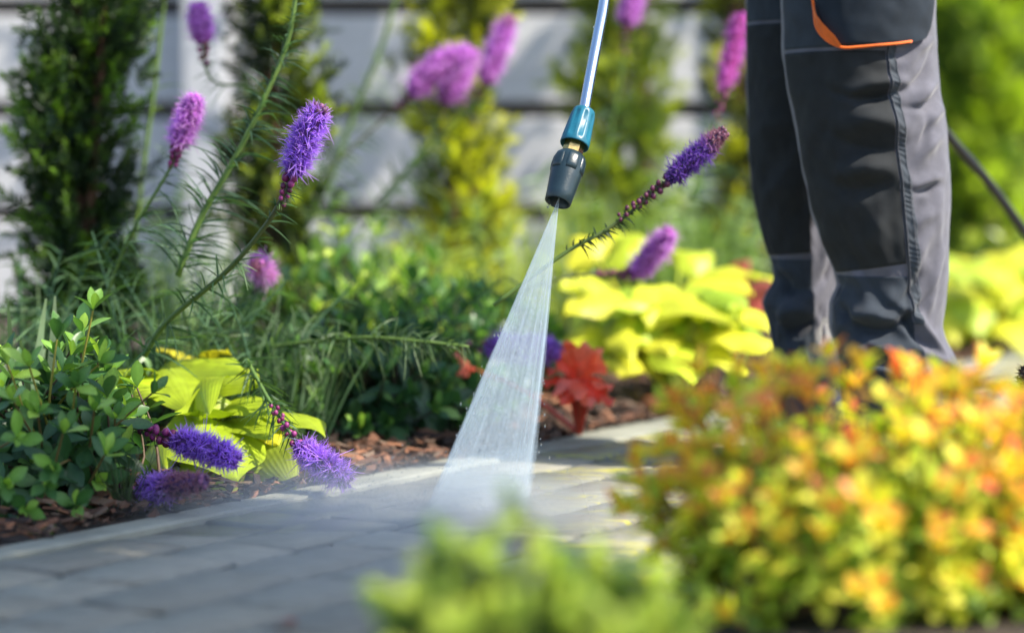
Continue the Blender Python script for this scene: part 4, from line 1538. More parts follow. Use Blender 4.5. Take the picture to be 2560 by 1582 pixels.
# juniper tips close to the lens
rng = np.random.RandomState(91)
jb = np.array([.01, 1.46, 0.0])
ju = thing('juniper_bush', 'very blurred fresh green conifer tips at the bottom centre edge', 'shrub', jb)
SHV, SHQ, SHT = [], [], []
TIP_T = []
for i in range(110):
    t = (i / 110) ** .9
    ph = i * 2.4
    rr = .15 * (1 - .65 * t ** 3)
    r0 = np.array([math.cos(ph), 0, math.sin(ph)])
    d = nrm(r0 * .75 + np.array([0, .75 + t, 0]))
    b0 = np.array([0, t * .93, 0]) + r0 * rr * .35
    sd = np.cross(d, r0)
    L = .21 * (1 - .3 * t)
    kq = len(SHV)
    SHV += [b0 - sd * .018, b0 + sd * .018, b0 + d * L * .6 + sd * .02, b0 + d * L, b0 + d * L * .6 - sd * .02]
    SHQ.append((kq, kq + 1, kq + 2, kq + 4))
    SHT.append((kq + 4, kq + 2, kq + 3))
    TIP_T += [t] * 5
SHV = np.array(SHV)
TIP_T = np.array(TIP_T)
jt = []
for k_ in range(4):
    b = MB()
    tube(b, [(0, 0, 0), (0, .5, 0), (0, .95, 0)], [.045, .04, .015], (.10, .16, .04), 6)
    lo, hi = [((.018, .065, .015), (.52, .64, .15)), ((.025, .08, .018), (.62, .72, .20)), ((.016, .055, .014), (.22, .36, .06)), ((.04, .11, .02), (.68, .76, .16))][k_]
    b.add(SHV, SHQ, SHT, lerp(lo, hi, np.clip(TIP_T * 1.7 - .62, 0, 1)))
    jt.append(b.mesh('shoot', MAT['softleaf'], False))
stj = MB()
jexpl = [(1075, 1240, 1.12), (1235, 1215, 1.14), (890, 1385, 1.08), (960, 1400, 1.06), (1150, 1290, 1.1), (1300, 1270, 1.12), (1340, 1330, 1.08), (1430, 1300, 1.14), (1500, 1290, 1.17), (1560, 1370, 1.12),
         (1180, 1450, 1.02), (1060, 1430, 1.04), (1250, 1380, 1.05), (1420, 1420, 1.04), (1600, 1440, 1.1), (1000, 1310, 1.12), (1100, 1360, 1.06), (1500, 1440, 1.04), (1330, 1480, 1.02), (980, 1490, 1.03),
         (1205, 1330, 1.1), (1280, 1300, 1.15), (1385, 1370, 1.1), (1545, 1330, 1.18), (1110, 1500, 1.0), (1460, 1500, 1.0), (1580, 1510, 1.05), (1220, 1500, .98)]
for i, (x, y, d) in enumerate(jexpl):
    if y > 1445:
        continue
    d += .34
    y += 22
    x = 1210 + (x - 1210) * 1.06
    tip0 = D(x, y, d)
    for k_ in range(4):
        tip = tip0 + rng.normal(0, 1, 3) * [.013, .02, .008] * (k_ > 0) - np.array([0, 0, .006 * k_])
        out = np.array([tip[0] * 5.0 + rng.normal(0, .4), -.25 + rng.normal(0, .3), .7])
        if x < 1000:
            out = np.array([-.8 + rng.normal(0, .2), -.2, .5])
        out = nrm(out)
        L = rng.uniform(.045, .075)
        b0 = tip - out * L
        M = orient(out[None], rng.normal(0, 1, (1, 3)))[0] * L
        place(jt[(i + k_) % 4], 'shoot', ju, M, b0)
        tube(stj, smooth_path([jb + [rng.normal(0, .03), rng.normal(0, .03), .02], (jb + b0) / 2 + [0, 0, .02], b0 + out * .01], 8), np.linspace(.004, .0018, 8), (.10, .07, .035), 6, False)
for i in range(55):
    a = rng.uniform(0, 6.28)
    e = math.asin(rng.uniform(0, 1))
    rr = rng.uniform(.45, .95)
    tip = jb + [math.cos(a) * .17 * math.cos(e) * rr + .0, math.sin(a) * .11 * math.cos(e) * rr, .03 + .09 * math.sin(e) * rr]
    out = nrm(np.array([math.cos(a) * .6, math.sin(a) * .6, .6]))
    L = rng.uniform(.05, .07)
    b0 = tip - out * L
    M = orient(out[None], rng.normal(0, 1, (1, 3)))[0] * L
    place(jt[2], 'shoot', ju, M, b0)
    tube(stj, smooth_path([jb + [rng.normal(0, .02), rng.normal(0, .02), .01], (jb + b0) / 2, b0], 6), np.linspace(.004, .002, 6), (.10, .07, .035), 5, False)
stj.build('branches', MAT['bark'], ju)

# ------------------------------------------------------------------ the person
ND, FDp = 3.12, 3.30


class Leg:
    def __init__(self, tab, d, ridges, seed, ztop=.86):
        self.d = d
        ys = np.array([r[0] for r in tab], float)
        zs = np.array([D(0, y, d)[2] for y in ys])
        cx = np.array([(D(r[1], r[0], d)[0] + D(r[2], r[0], d)[0]) / 2 for r in tab])
        rx = np.array([(D(r[2], r[0], d)[0] - D(r[1], r[0], d)[0]) / 2 for r in tab])
        o = np.argsort(zs)
        zf = np.linspace(zs.min(), zs.max(), 600)
        kx = np.exp(-np.linspace(-2.2, 2.2, 17) ** 2)
        kx /= kx.sum()

        def sm(a):
            f = np.interp(zf, zs[o], a[o])
            return np.convolve(np.pad(f, 8, 'edge'), kx, 'valid')
        self.zf, self.cx, self.rx = zf, sm(cx), sm(rx)
        self.zmin, self.zmax = zf[0], zf[-1]
        self.seed = seed
        self.rid = []
        for (x, y, ang, ln, wd, amp) in ridges:
            th, z = self.th_z(x, y)
            self.rid.append((th * .095, z, math.radians(ang), ln * S / 6044 * d, wd * S / 6044 * d, amp))

    def c_r(self, z):
        return np.interp(z, self.zf, self.cx), np.interp(z, self.zf, self.rx)

    def th_z(self, x, y):
        p = D(x, y, self.d)
        c, r = self.c_r(p[2])
        u = np.clip((p[0] - c) / r, -.995, .995)
        return 2 * math.pi - math.acos(u), p[2]

    def surf(self, th, z, off=0.0):
        th, z = np.broadcast_arrays(np.asarray(th, float), np.asarray(z, float))
        c, r = self.c_r(z)
        w = np.zeros_like(z)
        a = np.mod(th, 2 * math.pi) * .095
        for (a0, z0, an, ln, wd, amp) in self.rid:
            da, dz = a - a0, z - z0
            e = da * math.cos(an) + dz * math.sin(an)
            f = -da * math.sin(an) + dz * math.cos(an)
            f = f + 6.0 * e * e * (1 if amp > 0 else -1)
            w += 1.5 * amp * np.exp(-(e / ln) ** 2 - (f / wd) ** 2)
        # general cloth unevenness
        w += .005 * (vnoise(a * 26 + 3 * np.sin(z * 9), z * 20, self.seed) - .5) * np.clip((.75 - z) * 4, .2, 1)
        w += .0022 * (vnoise(a * 70, z * 60, self.seed + 3) - .5)
        side = np.abs(np.cos(th))
        w *= (1 - .55 * side ** 6)
        ry = np.minimum(r * .92, .095) + .004
        cyy = self.d + .012 * np.sin(z * 4)
        X = c + (r + w + off) * np.cos(th)
        Y = cyy + (ry + w + off) * np.sin(th)
        return np.stack([X, Y, z + 0 * w], -1)


near_tab = [(-420, 1838, 2262), (-200, 1855, 2248), (0, 1868, 2238), (120, 1872, 2240), (220, 1885, 2248), (300, 1902, 2264), (400, 1920, 2272), (500, 1940, 2272), (580, 1965, 2270), (640, 1993, 2268),
            (680, 2003, 2265), (720, 1986, 2262), (780, 1983, 2252), (815, 1992, 2262), (845, 2000, 2280), (875, 2004, 2290), (920, 2008, 2288), (970, 2016, 2284), (1010, 2020, 2284)]
far_tab = [(-420, 1776, 2060), (-200, 1780, 2040), (0, 1783, 2030), (200, 1785, 2025), (350, 1790, 2012), (450, 1798, 2000), (520, 1811, 1995), (580, 1828, 2000), (630, 1845, 2012), (670, 1850, 2014), (700, 1832, 2010),
           (725, 1823, 2004), (770, 1839, 1996), (830, 1848, 1998), (880, 1860, 2000), (960, 1868, 2000)]
rr_ = np.random.RandomState(5)
near_r = [(2062, 290, 0, 62, 30, .010), (2075, 205, 12, 60, 16, .0075), (2062, 243, 4, 60, 11, -.007), (2055, 405, 0, 90, 26, .0075), (2050, 450, 6, 80, 22, -.006), (2050, 360, -10, 90, 18, -.004),
          (2080, 550, 70, 60, 26, .005), (2190, 225, 35, 60, 16, .007), (2180, 195, 38, 60, 10, -.006), (2225, 270, 20, 60, 14, .006), (2200, 255, 20, 60, 10, -.006), (2205, 345, 30, 55, 18, .006),
          (2190, 330, 60, 40, 10, -.005), (2200, 430, 15, 45, 14, .005), (2195, 455, 10, 40, 10, -.005), (2185, 520, 25, 40, 16, .004), (2180, 600, 60, 60, 20, .004), (2225, 480, 80, 90, 26, .003),
          (2050, 665, -30, 70, 26, .006), (2075, 700, -40, 80, 18, -.005), (2060, 745, 3, 110, 20, .009), (2080, 785, 0, 130, 16, -.011), (2060, 825, 4, 110, 24, .010), (2130, 720, -20, 60, 20, .005),
          (2200, 790, -52, 90, 16, .008), (2170, 800, -52, 80, 14, -.008), (2120, 860, -20, 80, 16, -.008), (2230, 850, -35, 70, 14, .007), (2080, 875, 5, 80, 14, .006), (2000, 730, 80, 50, 20, .006),
          (2160, 690, 50, 60, 14, -.005), (2220, 660, 70, 70, 18, .004), (2010, 520, 85, 90, 20, .003), (1980, 330, 80, 110, 20, .003), (2130, 140, 10, 60, 12, -.004), (2180, 120, 30, 60, 14, .005)]
far_r = [(1870, 640, 0, 60, 18, .005), (1880, 690, -18, 80, 16, -.008), (1880, 740, 14, 90, 22, .010), (1900, 790, 5, 80, 16, -.009), (1900, 840, -25, 70, 18, .007), (1960, 520, 40, 40, 12, -.005), (1965, 590, 30, 40, 14, .005),
         (1970, 650, 35, 40, 12, -.006), (1850, 450, 10, 60, 20, .003), (1840, 300, 10, 60, 25, .003), (1960, 800, 85, 50, 10, .004)]
near_leg = Leg(near_tab, ND, near_r, 9)
far_leg = Leg(far_tab, FDp, far_r, 19)

person = thing('person', 'person in grey work trousers with an orange trimmed pocket, standing on the path', 'person', (.52, 3.2, 0))
for L_ in (near_leg, far_leg):
    nth, nz = 220, 300
    th = np.linspace(0, 2 * math.pi, nth, endpoint=False)
    z = np.linspace(L_.zmin, L_.zmax, nz)
    TH, Z = np.meshgrid(th, z)
    v = L_.surf(TH, Z).reshape(-1, 3)
    i, j = np.meshgrid(np.arange(nz - 1), np.arange(nth), indexing='ij')
    j2 = (j + 1) % nth
    q = np.stack([i * nth + j, i * nth + j2, (i + 1) * nth + j2, (i + 1) * nth + j], -1).reshape(-1, 4)
    b = MB()
    b.add(v, q)
    # turned up inside of the hem
    hem = v[:nth]
    ins = hem * .93 + hem.mean(0) * .07
    up = ins + [0, 0, .03]
    i2 = np.arange(nth)
    i3 = (i2 + 1) % nth
    b.add(np.vstack([hem, ins, up]), np.vstack([np.stack([i3, i2, nth + i2, nth + i3], -1), np.stack([nth + i3, nth + i2, 2 * nth + i2, 2 * nth + i3], -1)]))
    b.build('trouser_leg', MAT['trouser'], person)


def panel(L_, name, rows, off, mat, nx=60, ny=90, edge=.0, pucker=0.0, parent=None, bulge=0.0):
    """a sewn on piece of cloth: rows of (y, x_left, x_right) in photo pixels on the leg"""
    ys = np.array([r[0] for r in rows], float)
    yf = np.linspace(ys[0], ys[-1], ny)
    xl = np.interp(yf, ys, [r[1] for r in rows])
    xr = np.interp(yf, ys, [r[2] for r in rows])
    v = np.zeros((ny, nx, 3))
    for a in range(ny):
        s = np.linspace(0, 1, nx)
        t = a / (ny - 1)
        tl, z0 = L_.th_z(xl[a], yf[a])
        tr_, _ = L_.th_z(xr[a], yf[a])
        if xl[a] <= -1:
            tl = math.pi * .9
        e = np.minimum(np.minimum(s, 1 - s) * nx / 2.0, min(t, 1 - t) * ny / 2.0)
        o = np.where(e < .5, -.0015, off)
        o = o + bulge * np.sin(math.pi * s) * math.sin(math.pi * min(1, t))
        if pucker:
            o = o + pucker * np.sin(z0 * 700 + 4 * math.sin(z0 * 90) + s * 5) * np.sin(math.pi * s)
        v[a] = L_.surf(tl + (tr_ - tl) * s, np.full(nx, z0), o)
    b = MB()
    b.add(v.reshape(-1, 3), grid_faces(ny, nx))
    return b.build(name, MAT[mat], parent or person)


SEAM = [(0, 2092), (125, 2096), (200, 2100), (300, 2113), (400, 2124), (500, 2136), (580, 2144), (640, 2150), (700, 2158), (760, 2166)]


def seam(y):
    return float(np.interp(y, [s[0] for s in SEAM], [s[1] for s in SEAM]))


def slant(L_, name, top, bot_l, bot_r, xl_f, xr_f, off, mat, parent=None):
    """front patch whose lower edge slants"""
    nx, ny = 90, 110
    v = np.zeros((ny, nx, 3))
    for a in range(ny):
        for c in range(nx):
            s, t = c / (nx - 1), a / (ny - 1)
            yb = bot_l * (1 - s) + bot_r * s
            y = top + (yb - top) * t
            x = xl_f(y) * (1 - s) + xr_f(y) * s
            th_, z_ = L_.th_z(x, y)
            o = -.0015 if (a in (0, ny - 1) or c in (0, nx - 1)) else off
            v[a, c] = (th_, z_, o)
    if L_ is near_leg or L_ is far_leg:
        # run on round the front of the shin
        pass
    vv = L_.surf(v[..., 0], v[..., 1], v[..., 2])
    b = MB()
    b.add(vv.reshape(-1, 3), grid_faces(ny, nx))
    return b.build(name, MAT[mat], parent or person)


def edge_near(y):
    return float(np.interp(y, [r[0] for r in near_tab], [r[1] for r in near_tab])) + 1.0


def edge_far(y):
    return float(np.interp(y, [r[0] for r in far_tab], [r[1] for r in far_tab])) + 1.0


slant(near_leg, 'knee_patch', 128, 652, 628, edge_near, lambda y: seam(y) - 1.5, .0022, 'patch')
slant(near_leg, 'shaded_shin', 655, 1000, 1000, edge_near, lambda y: seam(min(y, 760)) + max(0, y - 760) * .30 - 1, .0012, 'front')  # front of the leg in the darkened cloth colour, its shade painted in
slant(near_leg, 'shaded_thigh', -400, 124, 124, edge_near, lambda y: 2096, .0012, 'front')
slant(far_leg, 'knee_patch', 60, 612, 604, edge_far, lambda y: 1930, .0022, 'patch')
slant(far_leg, 'shaded_shin', 616, 955, 955, edge_far, lambda y: 1932 + max(0, y - 640) * .05, .0012, 'front')
slant(far_leg, 'shaded_thigh', -400, 57, 57, edge_far, lambda y: 1930, .0012, 'front')
# side seam, double stitched and puckered
panel(near_leg, 'side_seam', [(110, seam(110), seam(110) + 22)] + [(y, seam(y), seam(y) + 24 + 4 * (y > 400)) for y in (200, 300, 400, 500, 600, 700)] + [(770, seam(765), seam(765) + 16)], .0028, 'thread', 14, 420, pucker=.0005)
for dx in (3.0, 20.0):
    b = MB()
    for y in np.arange(112, 740, 5.2):
        a0, z0 = near_leg.th_z(seam(y) + dx, y)
        a1, z1 = near_leg.th_z(seam(y + 3.4) + dx, y + 3.4)
        p0, p1 = near_leg.surf(a0, z0, .0036), near_leg.surf(a1, z1, .0036)
        tube(b, [p0, (p0 + p1) / 2 + [0, -.0005, 0], p1], .00045, (1, 1, 1), 5)
    b.build('stitching', MAT['trouser'], person, kind='stuff')

# cargo pocket with orange piping
prow = [(-260, 1925, 2208), (-150, 1930, 2208), (0, 1938, 2206), (40, 1942, 2204), (75, 1955, 2196), (95, 1972, 2186), (104, 1982, 2176), (112, 1988, 2150), (121, 1994, 2040)]
pk = panel(near_leg, 'cargo_pocket', prow, .0085, 'pocket', 70, 80, bulge=.006)
b = MB()
line = [(1936, -250), (1934, -60), (1936, 0), (1939, 40), (1943, 70), (1953, 92), (1972, 112), (1998, 124), (2030, 123), (2070, 119), (2110, 115), (2146, 109)]
pts = []
for (x, y) in line:
    a, z = near_leg.th_z(x, y)
    pts.append(near_leg.surf(a, z, .0085))
tube(b, smooth_path(pts, 60), .0019, (1, 1, 1), 8)
tri_o = [(1936, 20), (1938, 50), (1942, 74), (1953, 95), (1972, 113), (1990, 122)]
tri_i = [(1940, 20), (1950, 50), (1960, 66), (1972, 82), (1984, 97), (1997, 121)]
vo = []
for (x, y), (x2, y2) in zip(tri_o, tri_i):
    a, z = near_leg.th_z(x, y)
    a2, z2 = near_leg.th_z(x2, y2)
    vo.append([near_leg.surf(a, z, .0085), near_leg.surf((a + a2) / 2, (z + z2) / 2, .0135), near_leg.surf(a2, z2, .0150)])
b.add(np.array(vo).reshape(-1, 3), grid_faces(6, 3))
b.build('piping', MAT['orange'], pk)


# boots
def boot(L_, toe):
    c, r = L_.c_r(L_.zmin + .01)
    b = MB()
    secs = []
    dv = nrm(np.array([toe[0], toe[1], 0]))
    sv = np.array([-dv[1], dv[0], 0])
    for t, w, h in [(-.085, .028, .075), (-.07, .036, .10), (-.03, .040, .115), (.03, .042, .11), (.09, .047, .075), (.14, .048, .055), (.18, .040, .045), (.20, .024, .034), (.207, .008, .02)]:
        ring = []
        for k_ in range(16):
            a = 2 * math.pi * k_ / 16
            ring.append(np.array([c, L_.d + .01, 0]) + dv * t + sv * w * math.cos(a) + np.array([0, 0, .022 + (h - .022) * (.5 + .5 * math.sin(a))]))
        secs.append(ring)
    v = np.array(secs).reshape(-1, 3)
    i, j = np.meshgrid(np.arange(8), np.arange(16), indexing='ij')
    j2 = (j + 1) % 16
    b.add(v, np.stack([i * 16 + j, i * 16 + j2, (i + 1) * 16 + j2, (i + 1) * 16 + j], -1).reshape(-1, 4))
    tube(b, [np.array([c, L_.d + .012, .05]), np.array([c, L_.d + .012, .19])], [.052, .048], (1, 1, 1), 16)
    o = b.build('boot', MAT['boot'], person)
    b = MB()
    out = []
    for t, w in [(-.09, .026), (-.07, .040), (-.02, .042), (.05, .040), (.11, .050), (.15, .050), (.19, .040), (.21, .02)]:
        out.append((t, w))
    pl = [np.array([c, L_.d + .01, 0]) + dv * t + sv * w for t, w in out] + [np.array([c, L_.d + .01, 0]) + dv * t - sv * w for t, w in out[::-1]]
    n_ = len(pl)
    v = [p + [0, 0, .002] for p in pl] + [p + [0, 0, .026] for p in pl]
    q = [(i, (i + 1) % n_, n_ + (i + 1) % n_, n_ + i) for i in range(n_)]
    for i in range(n_ // 2 - 1):
        q.append((n_ + i, n_ + i + 1, n_ + n_ - 2 - i, n_ + n_ - 1 - i))
    b.add(v, q)
    b.build('sole', MAT['rubber'], o, smooth=False)


boot(near_leg, (-.12, -1.0))
boot(far_leg, (.1, -1.0))

# upper body above the frame: one skinned figure that leans over the lance
sk = [((.50, 3.21, .84), .145), ((.49, 3.20, 1.0), .135), ((.46, 3.19, 1.2), .150), ((.44, 3.18, 1.36), .14), ((.42, 3.17, 1.47), .055), ((.39, 3.15, 1.55), .075), ((.37, 3.14, 1.66), .085), ((.37, 3.14, 1.74), .05),
      ((.43, 3.0, 1.40), .062), ((.36, 2.93, 1.15), .046), ((.22, 2.98, 1.00), .032), ((.45, 3.37, 1.40), .062), ((.42, 3.44, 1.14), .046), ((.30, 3.26, .98), .032),
      ((.47, 3.14, .70), .085), ((.40, 3.30, .70), .082)]
ed = [(0, 1), (1, 2), (2, 3), (3, 4), (4, 5), (5, 6), (6, 7), (3, 8), (8, 9), (9, 10), (3, 11), (11, 12), (12, 13), (0, 14), (0, 15)]
hand_pts = []
for wi, dx in ((10, (-.35, .35, -.5)), (13, (-.6, -.3, -.3))):
    wv = np.array(sk[wi][0])
    dd = nrm(dx)
    sd = nrm(np.cross(dd, [0, 0, 1]))
    pi0 = len(sk)
    sk.append((tuple(wv + dd * .05), .030))
    ed.append((wi, pi0))
    for f, (o_, ln) in enumerate([(-.028, .055), (-.010, .070), (.010, .074), (.027, .066)]):
        a0 = len(sk)
        p0 = wv + dd * .075 + sd * o_
        sk.append((tuple(p0), .011))
        sk.append((tuple(p0 + dd * ln * .5 + [0, 0, -.012]), .0095))
        sk.append((tuple(p0 + dd * ln * .7 + [0, 0, -.035]), .0085))
        ed += [(pi0, a0), (a0, a0 + 1), (a0 + 1, a0 + 2)]
me = bpy.data.meshes.new('body')
o0 = np.array(person['org'])
me.from_pydata([tuple(np.array(p) - o0) for p, r in sk], ed, [])
me.materials.append(MAT['jacket'])
body = bpy.data.objects.new('body', me)
COL.objects.link(body)
body.parent = person
me.update()
md = body.modifiers.new('skin', 'SKIN')
if not me.skin_vertices:
    bpy.context.view_layer.objects.active = body
    me.attributes  # touch
for i, (p, r) in enumerate(sk):
    me.skin_vertices[0].data[i].radius = (r, r)
me.skin_vertices[0].data[0].use_root = True
ss_ = body.modifiers.new('subd', 'SUBSURF')
ss_.levels = ss_.render_levels = 2

# ------------------------------------------------------------------ pressure washer lance
lance = thing('pressure_washer_lance', 'steel spray lance with teal collar and dark nozzle pointing down at the paving', 'spray lance', P(1394, 509, 2.82))
O_ = P(1394, 507, 2.828)
Tp = P(1461, 277, 2.884)
ax = nrm(Tp - O_)
Ltot = np.linalg.norm(Tp - O_)
# nozzle head: hollow cone with raised shoulder pads
nl = Ltot * .525
R = lambda px: px / 2 * 2.84 / F


def ribs(k, a):
    return np.ones_like(a)


prof = [(0.012, R(40)), (0.006, R(52)), (0.0006, R(58)), (0, R(62)), (0.0006, R(66)), (.012, R(70)), (nl * .45, R(77)), (nl * .63, R(81)), (nl * .86, R(79)), (nl * .95, R(72)), (nl * .985, R(62)), (nl, R(50)), (nl, R(2))]
b = MB()
lathe(b, O_, ax, [(.020, R(2)), (.019, R(30))] + prof[:-1] + [(nl + .0001, R(3))], seg=64)
nz_ = b.build('nozzle', MAT['nozzle'], lance)
b = MB()
x_ = nrm(np.cross(ax, [0.0, 1.0, 0.0]))
y_ = np.cross(ax, x_)
for k_ in range(6):
    a0 = k_ * math.pi / 3 + .28
    a1 = a0 + .80
    aa = np.linspace(a0, a1, 10)
    rows = []
    for t_, r_, o_ in [(nl * .60, R(80), -.0004), (nl * .605, R(80), .0008), (nl * .70, R(82), .0010), (nl * .86, R(80), .0009), (nl * .935, R(74), .0006), (nl * .95, R(72), -.0004)]:
        for m_, a in enumerate(aa):
            e = 0 if 0 < m_ < 9 else -.0014
            rows.append(O_ + ax * t_ + (math.cos(a) * x_ + math.sin(a) * y_) * (r_ + o_ + e))
    b.add(rows, grid_faces(6, 10))
b.build('grip_pad', MAT['nozzle'], nz_)
b = MB()
hx0, hx1 = nl + .0002, Ltot * .65
lathe(b, O_, ax, [(hx0 - .001, R(30)), (hx0 - .001, R(48)), (hx0 + .0008, R(52)), (hx1, R(52)), (hx1 + .003, R(52)), (hx1 + .003, R(20))], seg=6)
b.build('hex_nut', MAT['brass'], lance, smooth=False)
b = MB()
c0, c1 = Ltot * .615, Ltot * 1.0


def rib(k, a):
    m = np.cos(a * 9)
    return 1 + (.035 * np.clip(m * 3, -1, 1) if 3 <= k <= 5 else 0 * a)


lathe(b, O_, ax, [(c0 + .014, R(30)), (c0 + .013, R(60)), (c0 + .001, R(68)), (c0, R(72)), (c0 + .0015, R(75)), (c0 + .008, R(74)), (c0 + .0085, R(72)), (c0 + (c1 - c0) * .86, R(60)), (c0 + (c1 - c0) * .87, R(60)), (c1 - .0012, R(56)), (c1, R(52)), (c1 + .0003, R(20))], seg=108,
      mod=lambda k, a: 1 + (.030 * np.clip(np.cos(a * 9) * 4, -1, 1) if 6 <= k <= 7 else 0 * a))
b.build('collar', MAT['teal'], lance)
tp = [Tp - ax * .004, P(1478, 180, 2.912), P(1495, 90, 2.935), P(1511, 0, 2.955), P(1528, -160, 2.985), P(1545, -420, 3.02), P(1575, -900, 3.09), P(1600, -1150, 3.12)]
b = MB()
tube(b, smooth_path(tp, 90), R(28), (1, 1, 1), 20)
b.build('tube', MAT['steel'], lance)
b = MB()
tube(b, smooth_path([P(1598, -1120, 3.115), P(1630, -1300, 3.15), P(1690, -1420, 3.2), P(1790, -1440, 3.26)], 20), [.02] * 14 + [.024] * 6, (1, 1, 1), 14)
b.build('handle', MAT['teal'], lance)
# drops clinging to the nozzle
dm, nt, bs, out = new_mat('water_drop')
bs.inputs['Base Color'].default_value = (.95, .98, 1, 1)
bs.inputs['Roughness'].default_value = .02
bs.inputs['Transmission Weight'].default_value = 1.0
bs.inputs['IOR'].default_value = 1.33
b = MB()
for (x, y, r) in [(1370, 516, .0016), (1376, 513, .0008), (1484, 68, .0011), (1472, 305, .0007)]:
    blob(b, P(x, y, 2.81), (r, r, r * 1.2), (1, 1, 1), 10, 8)
d_ = b.build('water_drops', dm, lance)
d_['kind'] = 'stuff'

hose_pts = [P(1790, -1440, 3.26), P(2050, -900, 3.45), P(2200, 100, 3.5), P(2290, 240, 3.55), P(2375, 345, 3.6), P(2470, 455, 3.66), P(2560, 578, 3.72), P(2680, 760, 3.85), P(2850, 960, 4.05)]
e_ = hose_pts[-1].copy()
e_[2] = .012
hose_pts[-1] = e_
hose_pts += [e_ + [.3, .2, 0], e_ + [.9, .1, 0], e_ + [1.6, .5, 0]]
b = MB()
tube(b, smooth_path(hose_pts, 120), .0072, (1, 1, 1), 14)
tag(b.build('pressure_hose', MAT['rubber']), 'black rubber hose hanging down to the right behind the trousers', 'hose')

# ------------------------------------------------------------------ water


def spray_mat():
    m, nt, b, out = new_mat('spray')
    nt.nodes.remove(b)
    at = N_(nt, 'ShaderNodeVertexColor', layer_name='Col')
    sp_ = N_(nt, 'ShaderNodeSeparateColor')
    nt.links.new(at.outputs['Color'], sp_.inputs[0])
    cx_ = N_(nt, 'ShaderNodeCombineXYZ')
    m1 = N_(nt, 'ShaderNodeMath', operation='MULTIPLY')
    m1.inputs[1].default_value = 22
    nt.links.new(sp_.outputs['Red'], m1.inputs[0])
    m2 = N_(nt, 'ShaderNodeMath', operation='MULTIPLY')
    m2.inputs[1].default_value = 1.0
    nt.links.new(sp_.outputs['Green'], m2.inputs[0])
    nt.links.new(m1.outputs[0], cx_.inputs[0])
    nt.links.new(m2.outputs[0], cx_.inputs[1])
    no = N_(nt, 'ShaderNodeTexNoise')
    no.inputs['Scale'].default_value = 1.0
    no.inputs['Detail'].default_value = 5
    no.inputs['Roughness'].default_value = .6
    nt.links.new(cx_.outputs[0], no.inputs['Vector'])
    mr = N_(nt, 'ShaderNodeMapRange')
    mr.inputs['From Min'].default_value = .3
    mr.inputs['From Max'].default_value = .7
    mr.inputs['To Min'].default_value = .29
    mr.inputs['To Max'].default_value = .39
    nt.links.new(no.outputs['Fac'], mr.inputs['Value'])
    mu = N_(nt, 'ShaderNodeMath', operation='MULTIPLY', use_clamp=True)
    nt.links.new(mr.outputs[0], mu.inputs[0])
    nt.links.new(at.outputs['Alpha'], mu.inputs[1])
    df = N_(nt, 'ShaderNodeBsdfDiffuse')
    df.inputs['Color'].default_value = (.60, .72, .83, 1)
    tl = N_(nt, 'ShaderNodeBsdfTranslucent')
    tl.inputs['Color'].default_value = (.60, .72, .83, 1)
    a = N_(nt, 'ShaderNodeMixShader')
    a.inputs[0].default_value = .5
    nt.links.new(df.outputs[0], a.inputs[1])
    nt.links.new(tl.outputs[0], a.inputs[2])
    tr = N_(nt, 'ShaderNodeBsdfTransparent')
    mx = N_(nt, 'ShaderNodeMixShader')
    nt.links.new(mu.outputs[0], mx.inputs[0])
    nt.links.new(tr.outputs[0], mx.inputs[1])
    nt.links.new(a.outputs[0], mx.inputs[2])
    nt.links.new(mx.outputs[0], out.inputs['Surface'])
    return m


So = O_ + ax * .010
SL, SR = G(1058, 1288, .003), G(1322, 1288, .003)
nc, nr = 36, 40
b = MB()
pln = nrm(np.cross(SL - So, SR - So))
for sgn in (-1, 1):
    v, c = [], []
    for i in range(nr):
        t = i / (nr - 1)
        for j in range(nc):
            s = j / (nc - 1)
            p = So + (SL + (SR - SL) * s - So) * t
            th_ = (.0006 + .010 * t) * math.sqrt(max(0, 1 - (2 * s - 1) ** 2))
            v.append(p + pln * sgn * th_ + np.array([0, 0, -.03]) * (t * (1 - t)) * (2 * s - 1) * .2)
            ed_ = min(s, 1 - s) * 2
            c.append((s, t, 0, (.82 + .25 * (1 - ed_) ** 3 + .2 * max(0, .25 - t) + .0) * (1 - .75 * max(0, (t - .91) / .09) ** 1.5) * min(1, ed_ * (1 / (.02 + .12 * t * t)) + .25)))
    q = grid_faces(nr, nc)
    b.add(v, q if sgn > 0 else q[:, ::-1], None, np.array(c))
rs = np.random.RandomState(15)
sd_ = nrm(SR - SL)
for k_ in range(70):
    s0 = rs.uniform(.01, .99) if k_ > 22 else rs.choice([rs.uniform(-.02, .04), rs.uniform(.96, 1.02)])
    s1 = s0 + rs.normal(0, .012)
    ta, tb = sorted(rs.uniform(.05, 1.0, 2))
    v, c = [], []
    for i in range(9):
        t = ta + (tb - ta) * i / 8
        ctr = So + (SL + (SR - SL) * (s0 + (s1 - s0) * t) - So) * t + pln * rs.normal(0, .002 + .006 * t) * .3 + sd_ * rs.normal(0, .0010) * t
        w = rs.uniform(.0003, .0011) * (.4 + t)
        v += [ctr - sd_ * w, ctr + sd_ * w]
        e = math.sin(math.pi * i / 8)
        c += [(s0, t, 0, .42 * e)] * 2
    b.add(v, [(2 * i, 2 * i + 1, 2 * i + 3, 2 * i + 2) for i in range(8)], None, np.array(c))
spray = b.build('water_spray', spray_mat())
tag(spray, 'flat fan of white water shooting from the nozzle onto the paving', 'water jet')
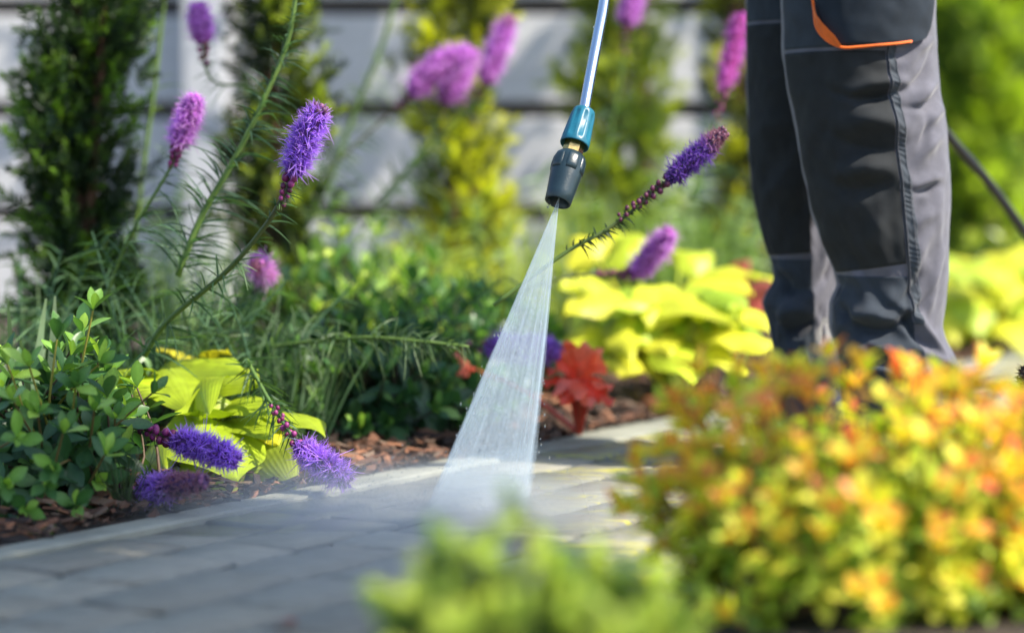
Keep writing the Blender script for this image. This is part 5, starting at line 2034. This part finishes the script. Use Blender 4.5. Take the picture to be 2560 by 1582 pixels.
# flung droplets around the impact
b = MB()
rq = np.random.RandomState(8)
OCT = np.array([(1, 0, 0), (-1, 0, 0), (0, 1, 0), (0, -1, 0), (0, 0, 1), (0, 0, -1)], float)
OCT_T = [(0, 2, 4), (2, 1, 4), (1, 3, 4), (3, 0, 4), (2, 0, 5), (1, 2, 5), (3, 1, 5), (0, 3, 5)]
m_ = 500
s = rq.uniform(-.04, 1.04, m_)
tt_ = rq.uniform(.1, 1.0, m_) ** .6
pos = So + (SL + (SR - SL) * s[:, None] - So) * tt_[:, None] + rq.normal(0, .008, (m_, 3)) * tt_[:, None]
b.inst(OCT * [1, 1, 3], [], OCT_T, np.eye(3)[None] * rq.uniform(.0003, .0008, m_)[:, None, None], pos, np.ones((m_, 6, 3)))
m_ = 1500
s = rq.uniform(0, 1, m_)
pos = SL + (SR - SL) * s[:, None] + rq.normal(0, 1, (m_, 3)) * [.07, .06, 0] + np.stack([-np.abs(rq.normal(0, .10, m_)), np.zeros(m_), np.abs(rq.normal(0, .02, m_))], -1)
M = np.eye(3)[None] * (rq.uniform(.0003, .0011, m_))[:, None, None]
b.inst(OCT, [], OCT_T, M, pos, np.ones((m_, 6, 3)))
o = b.build('splash_droplets', dm)
o['kind'] = 'stuff'
o['label'] = 'droplets thrown up where the water fan hits the paving'


# drifting mist over the washed paving: a low closed cloud
def mist(name, label, c, r, dens):
    b = MB()
    blob(b, (0, 0, 0), (1, 1, 1), (1, 1, 1), 24, 14)
    m, nt, bs, out = new_mat('mist')
    nt.nodes.remove(bs)
    pv = N_(nt, 'ShaderNodeVolumePrincipled')
    pv.inputs['Color'].default_value = (.92, .96, 1, 1)
    pv.inputs['Anisotropy'].default_value = .2
    tc = N_(nt, 'ShaderNodeTexCoord')
    ln = N_(nt, 'ShaderNodeVectorMath', operation='LENGTH')
    nt.links.new(tc.outputs['Object'], ln.inputs[0])
    mr = N_(nt, 'ShaderNodeMapRange', interpolation_type='SMOOTHSTEP')
    mr.inputs['From Min'].default_value = .98
    mr.inputs['From Max'].default_value = .1
    mr.inputs['To Min'].default_value = 0
    mr.inputs['To Max'].default_value = dens
    nt.links.new(ln.outputs['Value'], mr.inputs['Value'])
    nt.links.new(mr.outputs[0], pv.inputs['Density'])
    nt.links.new(pv.outputs[0], out.inputs['Volume'])
    o = b.build(name, m)
    o.location = tuple(c)
    o.scale = r
    o['kind'] = 'stuff'
    o['label'] = label
    return o


mc_ = G(1060, 1300, 0)
mist('mist', 'thin spray mist drifting over the washed paving', mc_ + [-.02, 0, .012], (.36, .28, .07), 4.6)
mist('mist', 'faint veil of spray over the shaded paving nearest the lens', np.array([-.10, 2.22, .01]), (.34, .34, .09), 1.0)

# a fallen red leaf on the paving near the lens
fl = MB()
V, q, tt, ss = leaf_tpl(5, .3, 1, .8, .2, .1)
p0 = G(735, 1556, .006)
fl.add(V * .03 @ np.array([[.8, .6, 0], [-.6, .8, 0], [0, 0, 1]]) + p0, q, None, (.42, .09, .06))
tag(fl.build('fallen_leaf', MAT['softleaf']), 'small red leaf lying on the paving near the bottom edge', 'leaf')
